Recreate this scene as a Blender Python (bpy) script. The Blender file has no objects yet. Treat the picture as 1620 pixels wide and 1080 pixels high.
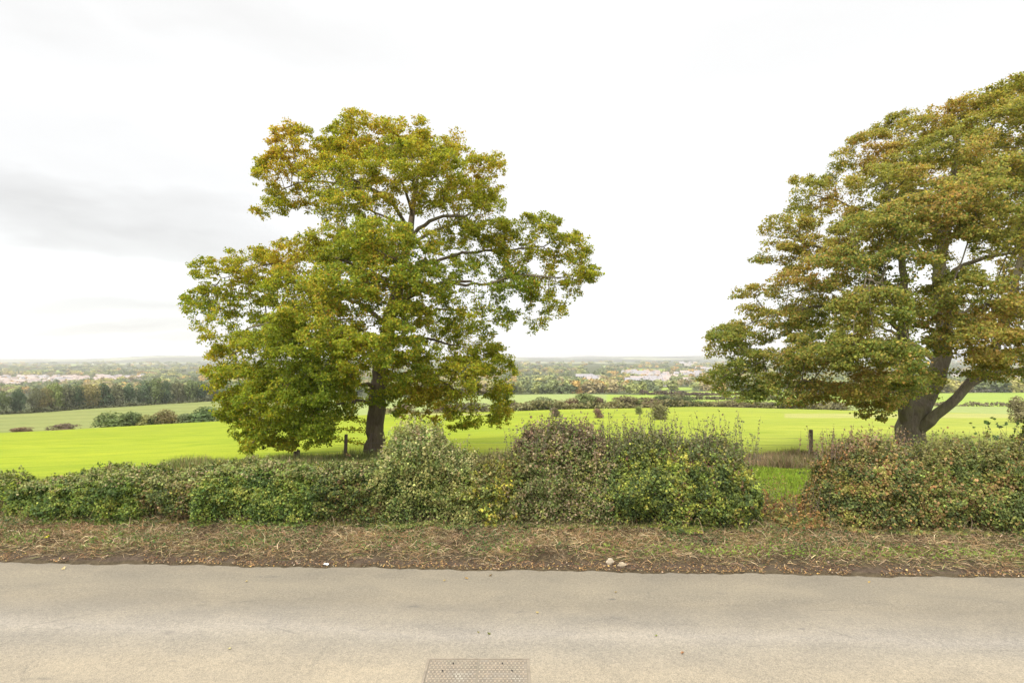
import bpy, math, random
import numpy as np
from math import radians
rng = np.random.default_rng(7); random.seed(7)
scene = bpy.context.scene
COL = scene.collection
F = 900.0; YH = 560.0; CAMZ = 4.0            # focal length and horizon in photo pixels, eye height

# ------------------------------------------------------------------ camera
cam = bpy.data.cameras.new("camera"); cam_o = bpy.data.objects.new("camera", cam); COL.objects.link(cam_o)
cam_o.location = (0, 0, CAMZ); cam_o.rotation_euler = (radians(90), 0, 0)
cam.sensor_width = 36; cam.lens = 36 * F / 1620; cam.shift_y = (540 - (1080 - YH)) / 1620 if False else (560 - 540) / 1620
cam.clip_start = .05; cam.clip_end = 60000
scene.camera = cam_o

# ------------------------------------------------------------------ exposure, world, sun
scene.view_settings.view_transform = 'Standard'; scene.view_settings.look = 'None'
scene.view_settings.exposure = 1.45; scene.view_settings.gamma = 1.0
scene.cycles.max_bounces = 9; scene.cycles.diffuse_bounces = 6; scene.cycles.transmission_bounces = 6
scene.cycles.volume_bounces = 0; scene.cycles.transparent_max_bounces = 6
SUN_EL, SUN_AZ = radians(52), radians(-150)     # behind the house, a little to the left
w = bpy.data.worlds.new("World"); scene.world = w; w.use_nodes = True
nt = w.node_tree; nt.nodes.clear()
def N(nt, t, **k):
    n = nt.nodes.new(t)
    for a, b in k.items(): setattr(n, a, b)
    return n
def L(nt, a, b): nt.links.new(a, b)
def ramp(nt, fac, stops, interp='LINEAR'):
    r = N(nt, 'ShaderNodeValToRGB'); r.color_ramp.interpolation = interp
    e = r.color_ramp.elements
    while len(e) < len(stops): e.new(.5)
    for i, (p, c) in enumerate(stops):
        e[i].position = p; e[i].color = (c[0], c[1], c[2], 1) if not isinstance(c, (int, float)) else (c, c, c, 1)
    L(nt, fac, r.inputs[0]); return r.outputs[0]
def math_(nt, op, a, b=None, clamp=False):
    m = N(nt, 'ShaderNodeMath', operation=op); m.use_clamp = clamp
    for i, v in enumerate((a, b)):
        if v is None: continue
        if isinstance(v, (int, float)): m.inputs[i].default_value = v
        else: L(nt, v, m.inputs[i])
    return m.outputs[0]
def mix_(nt, f, a, b, bt='MIX'):
    m = N(nt, 'ShaderNodeMix', data_type='RGBA', blend_type=bt)
    for i, v in ((0, f), (6, a), (7, b)):
        if isinstance(v, (int, float)): m.inputs[i].default_value = v
        elif isinstance(v, tuple): m.inputs[i].default_value = (*v, 1)
        else: L(nt, v, m.inputs[i])
    return m.outputs[2]
def noise_(nt, vec, scale, detail=3, rough=.55, dist=0.):
    n = N(nt, 'ShaderNodeTexNoise'); n.inputs['Scale'].default_value = scale
    n.inputs['Detail'].default_value = detail; n.inputs['Roughness'].default_value = rough
    n.inputs['Distortion'].default_value = dist
    if vec is not None: L(nt, vec, n.inputs['Vector'])
    return n.outputs[0]
def mapping_(nt, vec, scale=(1, 1, 1), loc=(0, 0, 0), rot=(0, 0, 0)):
    m = N(nt, 'ShaderNodeMapping'); m.inputs['Scale'].default_value = scale
    m.inputs['Location'].default_value = loc; m.inputs['Rotation'].default_value = rot
    L(nt, vec, m.inputs['Vector']); return m.outputs[0]
sky = N(nt, 'ShaderNodeTexSky'); sky.sky_type = 'NISHITA'; sky.sun_disc = False
sky.sun_elevation = SUN_EL; sky.sun_rotation = SUN_AZ + math.pi if False else -SUN_AZ
tc = N(nt, 'ShaderNodeTexCoord')
gen = tc.outputs['Generated']
def cloud_blob(px, row, sx, sy, soft, warp):
    """soft darkening where a thicker cloud stands, in sky directions"""
    d = np.array([(px - 810) / F, 1.0, (YH - row) / F]); d /= np.linalg.norm(d)
    nn = N(nt, 'ShaderNodeTexNoise'); nn.inputs['Scale'].default_value = 4.0; nn.inputs['Detail'].default_value = 4
    L(nt, mapping_(nt, gen, (1, 1, 2.5)), nn.inputs['Vector'])
    wv = N(nt, 'ShaderNodeVectorMath', operation='SUBTRACT'); L(nt, nn.outputs['Color'], wv.inputs[0]); wv.inputs[1].default_value = (.5, .5, .5)
    ws = N(nt, 'ShaderNodeVectorMath', operation='SCALE'); L(nt, wv.outputs[0], ws.inputs[0]); ws.inputs['Scale'].default_value = warp
    a = N(nt, 'ShaderNodeVectorMath', operation='ADD'); L(nt, gen, a.inputs[0]); L(nt, ws.outputs[0], a.inputs[1])
    s = N(nt, 'ShaderNodeVectorMath', operation='SUBTRACT'); L(nt, a.outputs[0], s.inputs[0]); s.inputs[1].default_value = tuple(d)
    m = N(nt, 'ShaderNodeVectorMath', operation='MULTIPLY'); L(nt, s.outputs[0], m.inputs[0]); m.inputs[1].default_value = (1 / sx, 1 / sx, 1 / sy)
    ln = N(nt, 'ShaderNodeVectorMath', operation='LENGTH'); L(nt, m.outputs[0], ln.inputs[0])
    return ramp(nt, ln.outputs['Value'], [(0, 1), (.35, .8), (1, 0)], 'EASE')
cl = [(130, 320, .32, .085, 1, .2, .95), (290, 362, .26, .06, 1, .16, .85), (180, 250, .36, .09, 1, .2, .4), (250, 496, .26, .02, 1, .09, .7),
      (230, 524, .2, .013, 1, .07, .7), (330, 540, .16, .012, 1, .06, .6), (30, 285, .18, .06, 1, .16, .6), (370, 20, .4, .05, 1, .12, .4), (1300, 60, .35, .06, 1, .12, .25), (60, 30, .2, .05, 1, .1, .4)]
dark = None
for (px, row, sx, sy, so, wp, amt) in cl:
    b = math_(nt, 'MULTIPLY', cloud_blob(px, row, sx, sy, so, wp), amt)
    dark = b if dark is None else math_(nt, 'MAXIMUM', dark, b)
fine = noise_(nt, mapping_(nt, gen, (1, 1, 3)), 5, 5, .6, .4)
dk = math_(nt, 'MULTIPLY', dark, ramp(nt, fine, [(.25, .62), (.75, 1)]))
# overcast sky: brightest overhead and, as added frontal fill, behind the camera, paler and layered low over the valley
sxyz = N(nt, 'ShaderNodeSeparateXYZ'); L(nt, gen, sxyz.inputs[0])
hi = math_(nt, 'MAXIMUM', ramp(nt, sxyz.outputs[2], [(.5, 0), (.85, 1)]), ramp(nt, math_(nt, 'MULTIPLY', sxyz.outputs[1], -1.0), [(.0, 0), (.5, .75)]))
layers = noise_(nt, mapping_(nt, gen, (1, 1, 4.5)), 2.6, 4, .55, .6)
dk = math_(nt, 'ADD', dk, ramp(nt, layers, [(.52, 0), (.8, .12)]), True)
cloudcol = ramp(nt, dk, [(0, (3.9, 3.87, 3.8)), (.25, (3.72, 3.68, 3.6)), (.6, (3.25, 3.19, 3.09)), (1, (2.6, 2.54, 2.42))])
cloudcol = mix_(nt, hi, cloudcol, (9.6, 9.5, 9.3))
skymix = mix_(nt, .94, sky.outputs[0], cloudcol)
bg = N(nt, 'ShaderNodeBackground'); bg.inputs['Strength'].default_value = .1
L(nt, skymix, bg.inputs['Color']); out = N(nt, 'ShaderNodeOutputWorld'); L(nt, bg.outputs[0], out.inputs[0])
sl = bpy.data.lights.new("sun", 'SUN'); sl.energy = 1.5; sl.angle = radians(14); sl.color = (1, .95, .86)
so = bpy.data.objects.new("sun", sl); COL.objects.link(so)
# direction towards the sun: from behind-left of the camera
sd = np.array([math.sin(SUN_AZ) * math.cos(SUN_EL), math.cos(SUN_AZ) * math.cos(SUN_EL), math.sin(SUN_EL)])
from mathutils import Vector
so.rotation_euler = Vector(sd).to_track_quat('Z', 'Y').to_euler(); so.location = (0, 0, 60)

# ------------------------------------------------------------------ helpers
def tag(o, label=None, cat=None, group=None, kind=None):
    if label: o['label'] = label
    if cat: o['category'] = cat
    if group: o['group'] = group
    if kind: o['kind'] = kind
    return o
def empty(name, loc, label, cat, group=None):
    o = bpy.data.objects.new(name, None); COL.objects.link(o); o.location = loc; o.empty_display_size = .3
    return tag(o, label, cat, group)
def mesh_np(name, V, Fc, mats=None, colors=None, smooth=False, nverts=4, mat_idx=None):
    """V (n,3), Fc (m,k) faces of one size"""
    me = bpy.data.meshes.new(name); V = np.asarray(V, np.float32); Fc = np.asarray(Fc, np.int32)
    me.vertices.add(len(V)); me.vertices.foreach_set('co', V.ravel())
    k = Fc.shape[1]; me.loops.add(Fc.size); me.loops.foreach_set('vertex_index', Fc.ravel())
    me.polygons.add(len(Fc)); me.polygons.foreach_set('loop_start', np.arange(len(Fc), dtype=np.int32) * k)
    me.polygons.foreach_set('use_smooth', np.full(len(Fc), smooth))
    for m in (mats or []): me.materials.append(m)
    if mat_idx is not None: me.polygons.foreach_set('material_index', np.asarray(mat_idx, np.int32))
    if colors is not None:
        a = me.color_attributes.new('Col', 'FLOAT_COLOR', 'POINT')
        c = np.ones((len(V), 4), np.float32); c[:, :3] = colors; a.data.foreach_set('color', c.ravel())
    me.update(calc_edges=True); return me
def link(name, me, parent=None, loc=None):
    o = bpy.data.objects.new(name, me); COL.objects.link(o)
    if parent is not None: o.parent = parent
    if loc is not None: o.location = loc
    return o
_perm = rng.random((64, 64, 64)).astype(np.float32)
def vnoise(P, s=1.0, octv=3, seed=0):
    P = np.asarray(P, float) * s + seed * 17.37; tot = 0; amp = 1; A = 0
    for o in range(octv):
        i = np.floor(P).astype(int); f = P - i; f = f * f * (3 - 2 * f); r = 0
        for dx in (0, 1):
            for dy in (0, 1):
                for dz in (0, 1):
                    wgt = (f[:, 0] if dx else 1 - f[:, 0]) * (f[:, 1] if dy else 1 - f[:, 1]) * (f[:, 2] if dz else 1 - f[:, 2])
                    r = r + wgt * _perm[(i[:, 0] + dx) & 63, (i[:, 1] + dy) & 63, (i[:, 2] + dz) & 63]
        tot = tot + amp * r; A += amp; amp *= .5; P = P * 2.03 + 11.7
    return tot / A
def unit(v): return v / np.maximum(np.linalg.norm(v, axis=-1, keepdims=True), 1e-9)
def at(px, row, Y): return np.array([(px - 810) / F * Y, Y, CAMZ - (row - YH) / F * Y])
def rand_dirs(n): return unit(rng.normal(size=(n, 3)))
def leaves_mesh(name, P, Nrm, size, colors, mat, fold=.25, aspect=.8):
    """one folded four-cornered leaf for each point"""
    n = len(P); t = unit(np.cross(Nrm, rand_dirs(n))); b = np.cross(Nrm, t); s = np.asarray(size).reshape(-1, 1) * np.ones((n, 1))
    j = rng.uniform(.75, 1.25, (n, 3))
    V = np.empty((n, 4, 3)); V[:, 0] = P - t * s * .5 * j[:, :1]
    V[:, 1] = P + b * s * .5 * aspect * j[:, 1:2] - Nrm * s * fold * .5
    V[:, 2] = P + t * s * .5 * j[:, 2:3] - Nrm * s * .08
    V[:, 3] = P - b * s * .5 * aspect * j[:, 1:2] - Nrm * s * fold * .5
    base = np.arange(n)[:, None] * 4
    Fc = np.stack([base + [0, 1, 2], base + [0, 2, 3]], 1).reshape(-1, 3)
    return mesh_np(name, V.reshape(-1, 3), Fc, [mat], np.repeat(colors, 4, 0))
def tube_edges(A, B, rA, rB, tA, tB, sides):
    """frustum for every edge: rings at A and B"""
    ref = np.array([.29, .93, .22]); ref /= np.linalg.norm(ref)
    def ring(P, t, r):
        u = unit(np.cross(t, ref)); v = np.cross(t, u); a = np.arange(sides) / sides * 2 * np.pi
        return P[:, None] + r[:, None, None] * (np.cos(a)[None, :, None] * u[:, None] + np.sin(a)[None, :, None] * v[:, None])
    n = len(A); V = np.concatenate([ring(A, tA, rA), ring(B, tB, rB)], 1).reshape(-1, 3)
    base = (np.arange(n) * 2 * sides)[:, None]; k = np.arange(sides); k2 = (k + 1) % sides
    Fc = np.stack([base + k, base + k2, base + sides + k2, base + sides + k], -1).reshape(-1, 4)
    return V, Fc
def join_vf(parts):
    Vs, Fs, o = [], [], 0
    for V, Fc in parts: Vs.append(V); Fs.append(Fc + o); o += len(V)
    return np.concatenate(Vs), np.concatenate(Fs)
def stems_vf(polys, sides=4):
    """polys: list of (pts (k,3), r0, r1)"""
    A, B, ra, rb, ta, tb = [], [], [], [], [], []
    for p, r0, r1 in polys:
        p = np.asarray(p, float); k = len(p); r = np.linspace(r0, r1, k); t = unit(np.gradient(p, axis=0))
        A.append(p[:-1]); B.append(p[1:]); ra.append(r[:-1]); rb.append(r[1:]); ta.append(t[:-1]); tb.append(t[1:])
    c = np.concatenate
    return tube_edges(c(A), c(B), c(ra), c(rb), c(ta), c(tb), sides)
def pick_colors(P, palette, scale=1.5, jitter=.22, seed=1, spread=.55):
    """colours for leaves: noise picks a colour family for a clump, chance mixes neighbours"""
    n = len(P); f = vnoise(P, scale, 3, seed); f = (f - .5) * 2.6 + .5 + rng.normal(size=n) * spread * .35
    wts = np.cumsum([p[1] for p in palette]); wts = wts / wts[-1]
    r = np.clip(f, 0, .9999); r = .5 * r + .5 * (np.argsort(np.argsort(f)) / n)
    idx = np.minimum(np.searchsorted(wts, r), len(palette) - 1)
    c = np.array([p[0] for p in palette])[idx]
    return c * np.exp(rng.normal(size=(n, 1)) * jitter) * (1 + rng.normal(size=(n, 3)) * .06)

# ------------------------------------------------------------------ materials
def mat_new(name):
    m = bpy.data.materials.new(name); m.use_nodes = True; m.node_tree.nodes.clear(); return m, m.node_tree
def leaf_mat(name, trans=.3, rough=.55, objcol=False, spec=.35):
    m, nt = mat_new(name); a = N(nt, 'ShaderNodeAttribute'); a.attribute_name = 'Col'; c = a.outputs['Color']
    if objcol:
        oi = N(nt, 'ShaderNodeObjectInfo'); c = mix_(nt, 1.0, c, oi.outputs['Color'], 'MULTIPLY')
    p = N(nt, 'ShaderNodeBsdfPrincipled'); p.inputs['Roughness'].default_value = rough; p.inputs['Specular IOR Level'].default_value = spec
    L(nt, c, p.inputs['Base Color'])
    t = N(nt, 'ShaderNodeBsdfTranslucent'); L(nt, mix_(nt, 1.0, c, (1.25, 1.2, .7), 'MULTIPLY'), t.inputs['Color'])
    mx = N(nt, 'ShaderNodeMixShader'); mx.inputs[0].default_value = trans
    L(nt, p.outputs[0], mx.inputs[1]); L(nt, t.outputs[0], mx.inputs[2])
    o = N(nt, 'ShaderNodeOutputMaterial'); L(nt, mx.outputs[0], o.inputs[0]); return m
def bark_mat(name, c1, c2, moss=(.09, .10, .03), scale=7, mossamt=.5):
    m, nt = mat_new(name); tc = N(nt, 'ShaderNodeTexCoord'); v = tc.outputs['Object']
    n1 = noise_(nt, mapping_(nt, v, (1, 1, .18)), scale * 2.2, 6, .7, .5); n2 = noise_(nt, v, 1.3, 4, .6)
    c = ramp(nt, n1, [(.3, c1), (.7, c2)]); c = mix_(nt, math_(nt, 'MULTIPLY', ramp(nt, n2, [(.45, 0), (.62, 1)]), mossamt), c, moss)
    p = N(nt, 'ShaderNodeBsdfPrincipled'); p.inputs['Roughness'].default_value = .9; p.inputs['Specular IOR Level'].default_value = .2
    L(nt, c, p.inputs['Base Color'])
    b = N(nt, 'ShaderNodeBump'); b.inputs['Strength'].default_value = .9; b.inputs['Distance'].default_value = .05
    L(nt, n1, b.inputs['Height']); L(nt, b.outputs[0], p.inputs['Normal'])
    o = N(nt, 'ShaderNodeOutputMaterial'); L(nt, p.outputs[0], o.inputs[0]); return m
def plain_mat(name, c1, c2, scale=8, rough=.85, bump=.3, dist=.02, stretch=(1, 1, 1)):
    m, nt = mat_new(name); tc = N(nt, 'ShaderNodeTexCoord')
    n1 = noise_(nt, mapping_(nt, tc.outputs['Object'], stretch), scale, 5, .65)
    p = N(nt, 'ShaderNodeBsdfPrincipled'); p.inputs['Roughness'].default_value = rough
    L(nt, ramp(nt, n1, [(.3, c1), (.7, c2)]), p.inputs['Base Color'])
    b = N(nt, 'ShaderNodeBump'); b.inputs['Strength'].default_value = bump; b.inputs['Distance'].default_value = dist
    L(nt, n1, b.inputs['Height']); L(nt, b.outputs[0], p.inputs['Normal'])
    o = N(nt, 'ShaderNodeOutputMaterial'); L(nt, p.outputs[0], o.inputs[0]); return m
M_leaf = leaf_mat('tree_leaves', .52, .6, spec=.15)
M_hedge = leaf_mat('hedge_leaves', .25, .5, spec=.22)
M_far = leaf_mat('distant_leaves', .15, .8, objcol=True, spec=.1)
M_dry = leaf_mat('dry_stalks', .15, .8, spec=.1)
M_bark = bark_mat('grey_bark', (.08, .066, .046), (.205, .174, .125), moss=(.15, .15, .055), mossamt=.5)
M_bark_dark = bark_mat('brown_bark', (.075, .058, .04), (.18, .142, .10), moss=(.13, .125, .045), mossamt=.45)
M_twig = plain_mat('twig_bark', (.07, .05, .035), (.16, .12, .085), 20)
M_post = plain_mat('weathered_post', (.07, .05, .035), (.17, .13, .095), 14, stretch=(1, 1, .15))
M_wire = plain_mat('fence_wire', (.1, .1, .1), (.16, .15, .14), 30, .5)

# ------------------------------------------------------------------ terrain
# surveyed profiles: (column in photo px) -> heights along the line of sight; near ones as z, far ones as row seen
def prof(near, far): return [(y, z) for y, z in near] + [(y, CAMZ - (r - YH) / F * y) for y, r in far]
PRO = {
 -900: prof([(13, .25), (18, -.3), (25, -2.4), (50, -5.4)], [(75, 700), (110, 706), (160, 694), (250, 668), (300, 668), (400, 664), (700, 633), (1000, 617), (1500, 598), (2200, 588), (3500, 578), (5500, 573), (8000, 569), (10000, 568)]),
 0: prof([(13, .25), (18, 0.0), (25, -1.26), (40, -2.8), (60, -4.9)], [(80, 684), (110, 691), (160, 680), (250, 655), (300, 655), (400, 656), (700, 630), (1000, 616), (1500, 598), (2200, 588), (3500, 578), (5500, 573), (8000, 568.5), (10000, 568)]),
 350: prof([(13, .25), (18, .1), (25, -.8), (40, -2.15), (60, -3.95)], [(95, 665), (130, 672), (180, 664), (330, 633), (380, 634), (500, 632), (800, 618), (1200, 603), (1500, 597), (2200, 587), (3500, 578), (5000, 571), (6500, 564), (7500, 563.5), (10000, 567)]),
 250: prof([(13, .25), (18, .08), (25, -.95), (40, -2.4), (60, -4.2)], [(91, 670), (120, 678), (172, 669), (308, 639), (370, 640), (480, 636), (800, 618), (1200, 604), (1500, 597), (2200, 587), (3500, 578), (5000, 571), (6500, 563), (7500, 562.5), (10000, 567)]),
 150: prof([(13, .25), (18, .05), (25, -1.1), (40, -2.55), (60, -4.5)], [(86, 676), (115, 684), (167, 674), (285, 645), (340, 646), (450, 644), (750, 624), (1100, 608), (1500, 597.5), (2200, 587.5), (3500, 578), (5000, 573), (7000, 569), (8000, 568.3), (10000, 568)]),
 585: prof([(13, .25), (18, .12), (25, -.6), (40, -1.9), (60, -3.5)], [(110, 655), (150, 662), (250, 650), (380, 632), (500, 628), (800, 615), (1200, 603), (1800, 592), (3000, 580), (5000, 572), (8000, 566), (10000, 565)]),
 900: prof([(13, .25), (18, .15), (25, -.45), (60, -3.1)], [(130, 646.5), (170, 652), (250, 645), (420, 622), (500, 623), (700, 617), (900, 610), (1500, 592), (2500, 580), (3500, 575), (5000, 572), (10000, 564)]),
 1100: prof([(13, .25), (18, .18), (25, -.35), (60, -2.9)], [(140, 643), (200, 642), (350, 631), (450, 626), (600, 620), (800, 613), (1200, 600), (1800, 588), (3000, 577), (4000, 574), (6000, 569), (10000, 563)]),
 1600: prof([(13, .25), (18, .2), (25, -.2), (60, -3.2)], [(150, 655), (220, 643), (350, 636), (500, 619), (800, 612), (1200, 600), (1800, 588), (3000, 577), (4000, 574), (6000, 568), (10000, 563)]),
 2700: prof([(13, .25), (18, .2), (25, -.1), (60, -3.2)], [(150, 655), (220, 643), (350, 636), (500, 619), (800, 612), (1200, 600), (1800, 588), (3000, 577), (4000, 574), (6000, 568), (10000, 563)]),
}
NY, NU = 520, 700
gy = np.exp(np.linspace(math.log(13), math.log(10000), NY)); gu = np.linspace(-1.35, 1.35, NU)
cols = sorted(PRO); tabl = []
for c in cols:
    ys, zs = zip(*PRO[c]); tabl.append(np.interp(gy, ys, zs))
tabl = np.array(tabl); cu = (np.array(cols) - 810) / F
GZ = np.stack([np.interp(gu, cu, tabl[:, i]) for i in range(NY)], 0)        # [NY, NU]
def smooth(a, k, axis):
    ker = np.hanning(k + 2)[1:-1]; ker /= ker.sum(); pad = [(0, 0), (0, 0)]; pad[axis] = (k // 2, k // 2)
    return np.apply_along_axis(lambda r: np.convolve(r, ker, 'valid'), axis, np.pad(a, pad, mode='edge'))
SL = GZ / gy[:, None]                      # smooth in slope space so far hills keep their outline
GZ = smooth(smooth(SL, 9, 0), 41, 1) * gy[:, None]
UU, YY = np.meshgrid(gu, gy); XX = UU * YY
pts = np.stack([XX.ravel(), YY.ravel(), 0 * XX.ravel()], 1)
bump = (vnoise(pts, .02, 3, 3) - .5).reshape(NY, NU)
GZ = GZ + bump * np.clip((YY - 30) / 400, 0, 1) * np.clip(YY / 1500, .3, 3) * 3.0
far_h = (vnoise(pts, .0011, 4, 9) - .5).reshape(NY, NU)
GZ = GZ + far_h * np.clip((YY - 4500) / 3000, 0, 1) * 55
GZ = GZ + (vnoise(pts, .35, 2, 5) - .5).reshape(NY, NU) * .12 * np.clip(1 - (YY - 60) / 60, 0, 1) * np.clip((YY - 14) / 4, 0, 1)
ROW = YH + (CAMZ - GZ) / YY * F; PX = 810 + UU * F
def ground(X, Y):
    X = np.atleast_1d(np.asarray(X, float)); Y = np.atleast_1d(np.asarray(Y, float))
    fi = np.clip((np.log(np.maximum(Y, 13)) - math.log(13)) / (math.log(10000) - math.log(13)) * (NY - 1), 0, NY - 1.001)
    fu = np.clip((X / np.maximum(Y, 13) + 1.35) / 2.7 * (NU - 1), 0, NU - 1.001)
    i = fi.astype(int); j = fu.astype(int); a = fi - i; b = fu - j
    return (GZ[i, j] * (1 - a) + GZ[i + 1, j] * a) * (1 - b) + (GZ[i, j + 1] * (1 - a) + GZ[i + 1, j + 1] * a) * b
def g1(x, y): return float(ground(x, y)[0])
def box(px, row, x0, x1, r0, r1): return (px >= x0) & (px <= x1) & (row >= r0) & (row <= r1)
def town_mask(px, row, Y):
    far = Y > 700
    left = far & (px < 225) & (px > -500) & (row > 597 + .0 * px) & (row < 615 - np.clip(px, 0, 300) * .06)
    cen = far & (box(px, row, 985, 1045, 591, 598) | box(px, row, 1000, 1060, 603, 611) | box(px, row, 1045, 1070, 593, 601) |
                 box(px, row, 1075, 1110, 592, 599) | box(px, row, 922, 945, 600, 606) | box(px, row, 1078, 1100, 574, 579) | box(px, row, 1105, 1140, 584, 588) |
                 box(px, row, 1080, 1095, 603, 609) | box(px, row, 1500, 1620, 590, 604))
    return left, cen
def cover(px, row, Y):
    """what grows where: 0 wood floor, 1 pasture, 2 far sloping field, 3 pale field, 4 tan meadow, 5 green strip, 6 town ground, 7 far haze land"""
    c = np.zeros(px.shape, int)
    crest = np.interp(px, [-900, 0, 350, 585, 900, 1100, 1600, 2700], [75, 80, 95, 110, 130, 140, 150, 150])
    c[Y <= crest * 1.06] = 1
    c[(Y > crest * 1.06) & (Y < np.interp(px, [0, 350, 500], [252, 332, 380])) & (px < 520)] = 2
    c[(Y > crest * 1.06) & (Y < 424) & (px >= 520) & (px < 960)] = 3
    c[(Y > crest * 1.06) & (Y < 450) & (px >= 960)] = 5
    c[(px > 1250) & (Y > 215) & (Y < 480)] = 5
    c[(px > 1250) & (Y > 150) & (Y < 215)] = 3
    m = Y > 450
    c[m & box(px, row, 1015, 1290, 619, 626) & (px > 1010)] = 5
    wob = 2 * np.sin(px * .21)
    c[m & (((px - 908) / 32) ** 2 + ((row - 600) / 4.2) ** 2 < 1)] = 4
    c[m & box(px, row, 1048, 1095, 612.5, 617)] = 5
    c[m & box(px, row, 998, 1052, 583.5, 587.3)] = 5
    c[m & box(px, row, 40, 96, 585.5 + 0, 588)] = 5
    c[m & box(px, row, 85, 125, 576, 578.5)] = 3
    c[m & box(px, row, 15, 45, 588, 590.5)] = 3
    c[m & box(px, row, 832, 846, 583.5, 585.5)] = 3
    c[m & box(px, row, 880, 896, 580.5, 583)] = 3
    c[m & box(px, row, 952, 962, 578, 580.5)] = 3
    c[(Y > 3600) & (c == 0)] = 7
    l, ce = town_mask(px, row, Y); c[l | ce] = 6
    return c
CV = cover(PX, ROW, YY)
base = {0: (.075, .085, .035), 1: (.228, .275, .022), 2: (.195, .215, .07), 3: (.24, .285, .095), 4: (.36, .31, .15), 5: (.24, .31, .055), 6: (.30, .27, .22), 7: (.10, .115, .07)}
GC = np.zeros((NY, NU, 3))
for k, v in base.items(): GC[CV == k] = v
P2 = np.stack([XX.ravel(), YY.ravel(), 0 * XX.ravel()], 1)
n_big = vnoise(P2 * [.6, 1, 1], .06, 3, 21).reshape(NY, NU)
near = CV == 1
tR = np.clip((PX - 700) / 900, 0, 1)[..., None]
GC = np.where(near[..., None], GC * (1 - tR) + np.array([.27, .30, .055]) * tR, GC)
GC = np.where(near[..., None], GC * (0.93 + .16 * n_big[..., None]), GC)
strip = near & (YY > 92) & (np.abs(ROW - (656 + (PX - 800) * .008)) < 1.1) & (PX > 640)
GC[strip] = GC[strip] * .35 + np.array([.33, .29, .15]) * .65
strip2 = near & (PX > 1240) & (ROW > 654) & (ROW < 661)
GC[strip2] = GC[strip2] * .5 + np.array([.34, .31, .14]) * .5
# mown and drilled lines on the sloping field
lines = np.sin((ROW - 0.035 * (350 - PX)) * 1.15) * .5 + .5
m2 = CV == 2; GC[m2] = (GC * (.9 + .16 * lines[..., None]))[m2]
patch = vnoise(P2, .0016, 3, 31).reshape(NY, NU); m7 = CV == 7
GC[m7 & (patch > .56)] = (.26, .27, .15); GC[m7 & (patch < .42)] = (.06, .07, .05)
rough_near = np.clip((22 - YY) / 4, 0, 1)[..., None] * np.clip(vnoise(P2, .7, 2, 8).reshape(NY, NU, 1) * 2 - .3, 0, 1)
GC = GC * (1 - rough_near * .75) + np.array([.12, .13, .035]) * rough_near * .75
M_ground, nt = mat_new('fields')
a = N(nt, 'ShaderNodeAttribute'); a.attribute_name = 'Col'; geo = N(nt, 'ShaderNodeNewGeometry'); pos = geo.outputs['Position']
nA = noise_(nt, mapping_(nt, pos, (.25, 1.3, 1)), .9, 5, .62, .2); nB = noise_(nt, mapping_(nt, pos, (.2, 1, 1)), .12, 4, .6)
nC = noise_(nt, pos, 14, 2, .5)
c = mix_(nt, 1.0, a.outputs['Color'], ramp(nt, nA, [(.28, (.60, .72, .6)), (.5, (1, 1, 1)), (.75, (1.15, 1.08, 1.2))]), 'MULTIPLY')
c = mix_(nt, 1.0, c, ramp(nt, nB, [(.3, (.86, .9, .95)), (.7, (1.1, 1.06, 1))]), 'MULTIPLY')
c = mix_(nt, 1.0, c, ramp(nt, nC, [(.3, .84), (.7, 1.12)]), 'MULTIPLY')
p = N(nt, 'ShaderNodeBsdfPrincipled'); p.inputs['Roughness'].default_value = .95; p.inputs['Specular IOR Level'].default_value = .05
L(nt, c, p.inputs['Base Color']); b = N(nt, 'ShaderNodeBump'); b.inputs['Strength'].default_value = .5; b.inputs['Distance'].default_value = .08
L(nt, nA, b.inputs['Height']); L(nt, b.outputs[0], p.inputs['Normal'])
o_ = N(nt, 'ShaderNodeOutputMaterial'); L(nt, p.outputs[0], o_.inputs[0])
idx = np.arange(NY * NU).reshape(NY, NU)
Fg = np.stack([idx[:-1, :-1], idx[:-1, 1:], idx[1:, 1:], idx[1:, :-1]], -1).reshape(-1, 4)
terr = link('terrain', mesh_np('terrain', np.stack([XX, YY, GZ], -1).reshape(-1, 3), Fg, [M_ground], GC.reshape(-1, 3), True))
tag(terr, kind='structure')

# ------------------------------------------------------------------ road and verge
def edgeY(X): return 10.62 - .041 * X + .03 * np.sin(X * 1.7) + .02 * np.sin(X * 4.3 + 1) + .018 * np.sin(X * 9.1) + .014 * np.sin(X * 17 + 2) + .009 * np.sin(X * 31)
xs = np.linspace(-60, 60, 1201); ex = edgeY(xs)
def sheet(name, xs, rows, mat, colors=None, sm=True):
    """rows: list of (y array, z array)"""
    V = np.concatenate([np.stack([xs, y, z], 1) for y, z in rows]); n = len(xs); k = len(rows)
    ii = np.arange(n * k).reshape(k, n); Fc = np.stack([ii[:-1, :-1], ii[:-1, 1:], ii[1:, 1:], ii[1:, :-1]], -1).reshape(-1, 4)
    return mesh_np(name, V, Fc, [mat], colors, sm)
M_road, nt = mat_new('worn_asphalt'); geo = N(nt, 'ShaderNodeNewGeometry')
pr = mapping_(nt, geo.outputs['Position'], (1, 1, 1), (0, 0, 0), (0, 0, .041)); sp = N(nt, 'ShaderNodeSeparateXYZ'); L(nt, pr, sp.inputs[0])
wob = noise_(nt, mapping_(nt, pr, (.5, 1.2, 1)), .7, 3, .5)
yy = math_(nt, 'ADD', sp.outputs[1], math_(nt, 'MULTIPLY', math_(nt, 'SUBTRACT', wob, .5), .7))
yn = math_(nt, 'MULTIPLY', math_(nt, 'SUBTRACT', yy, 5.0), 1 / 6.0, True)
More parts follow.
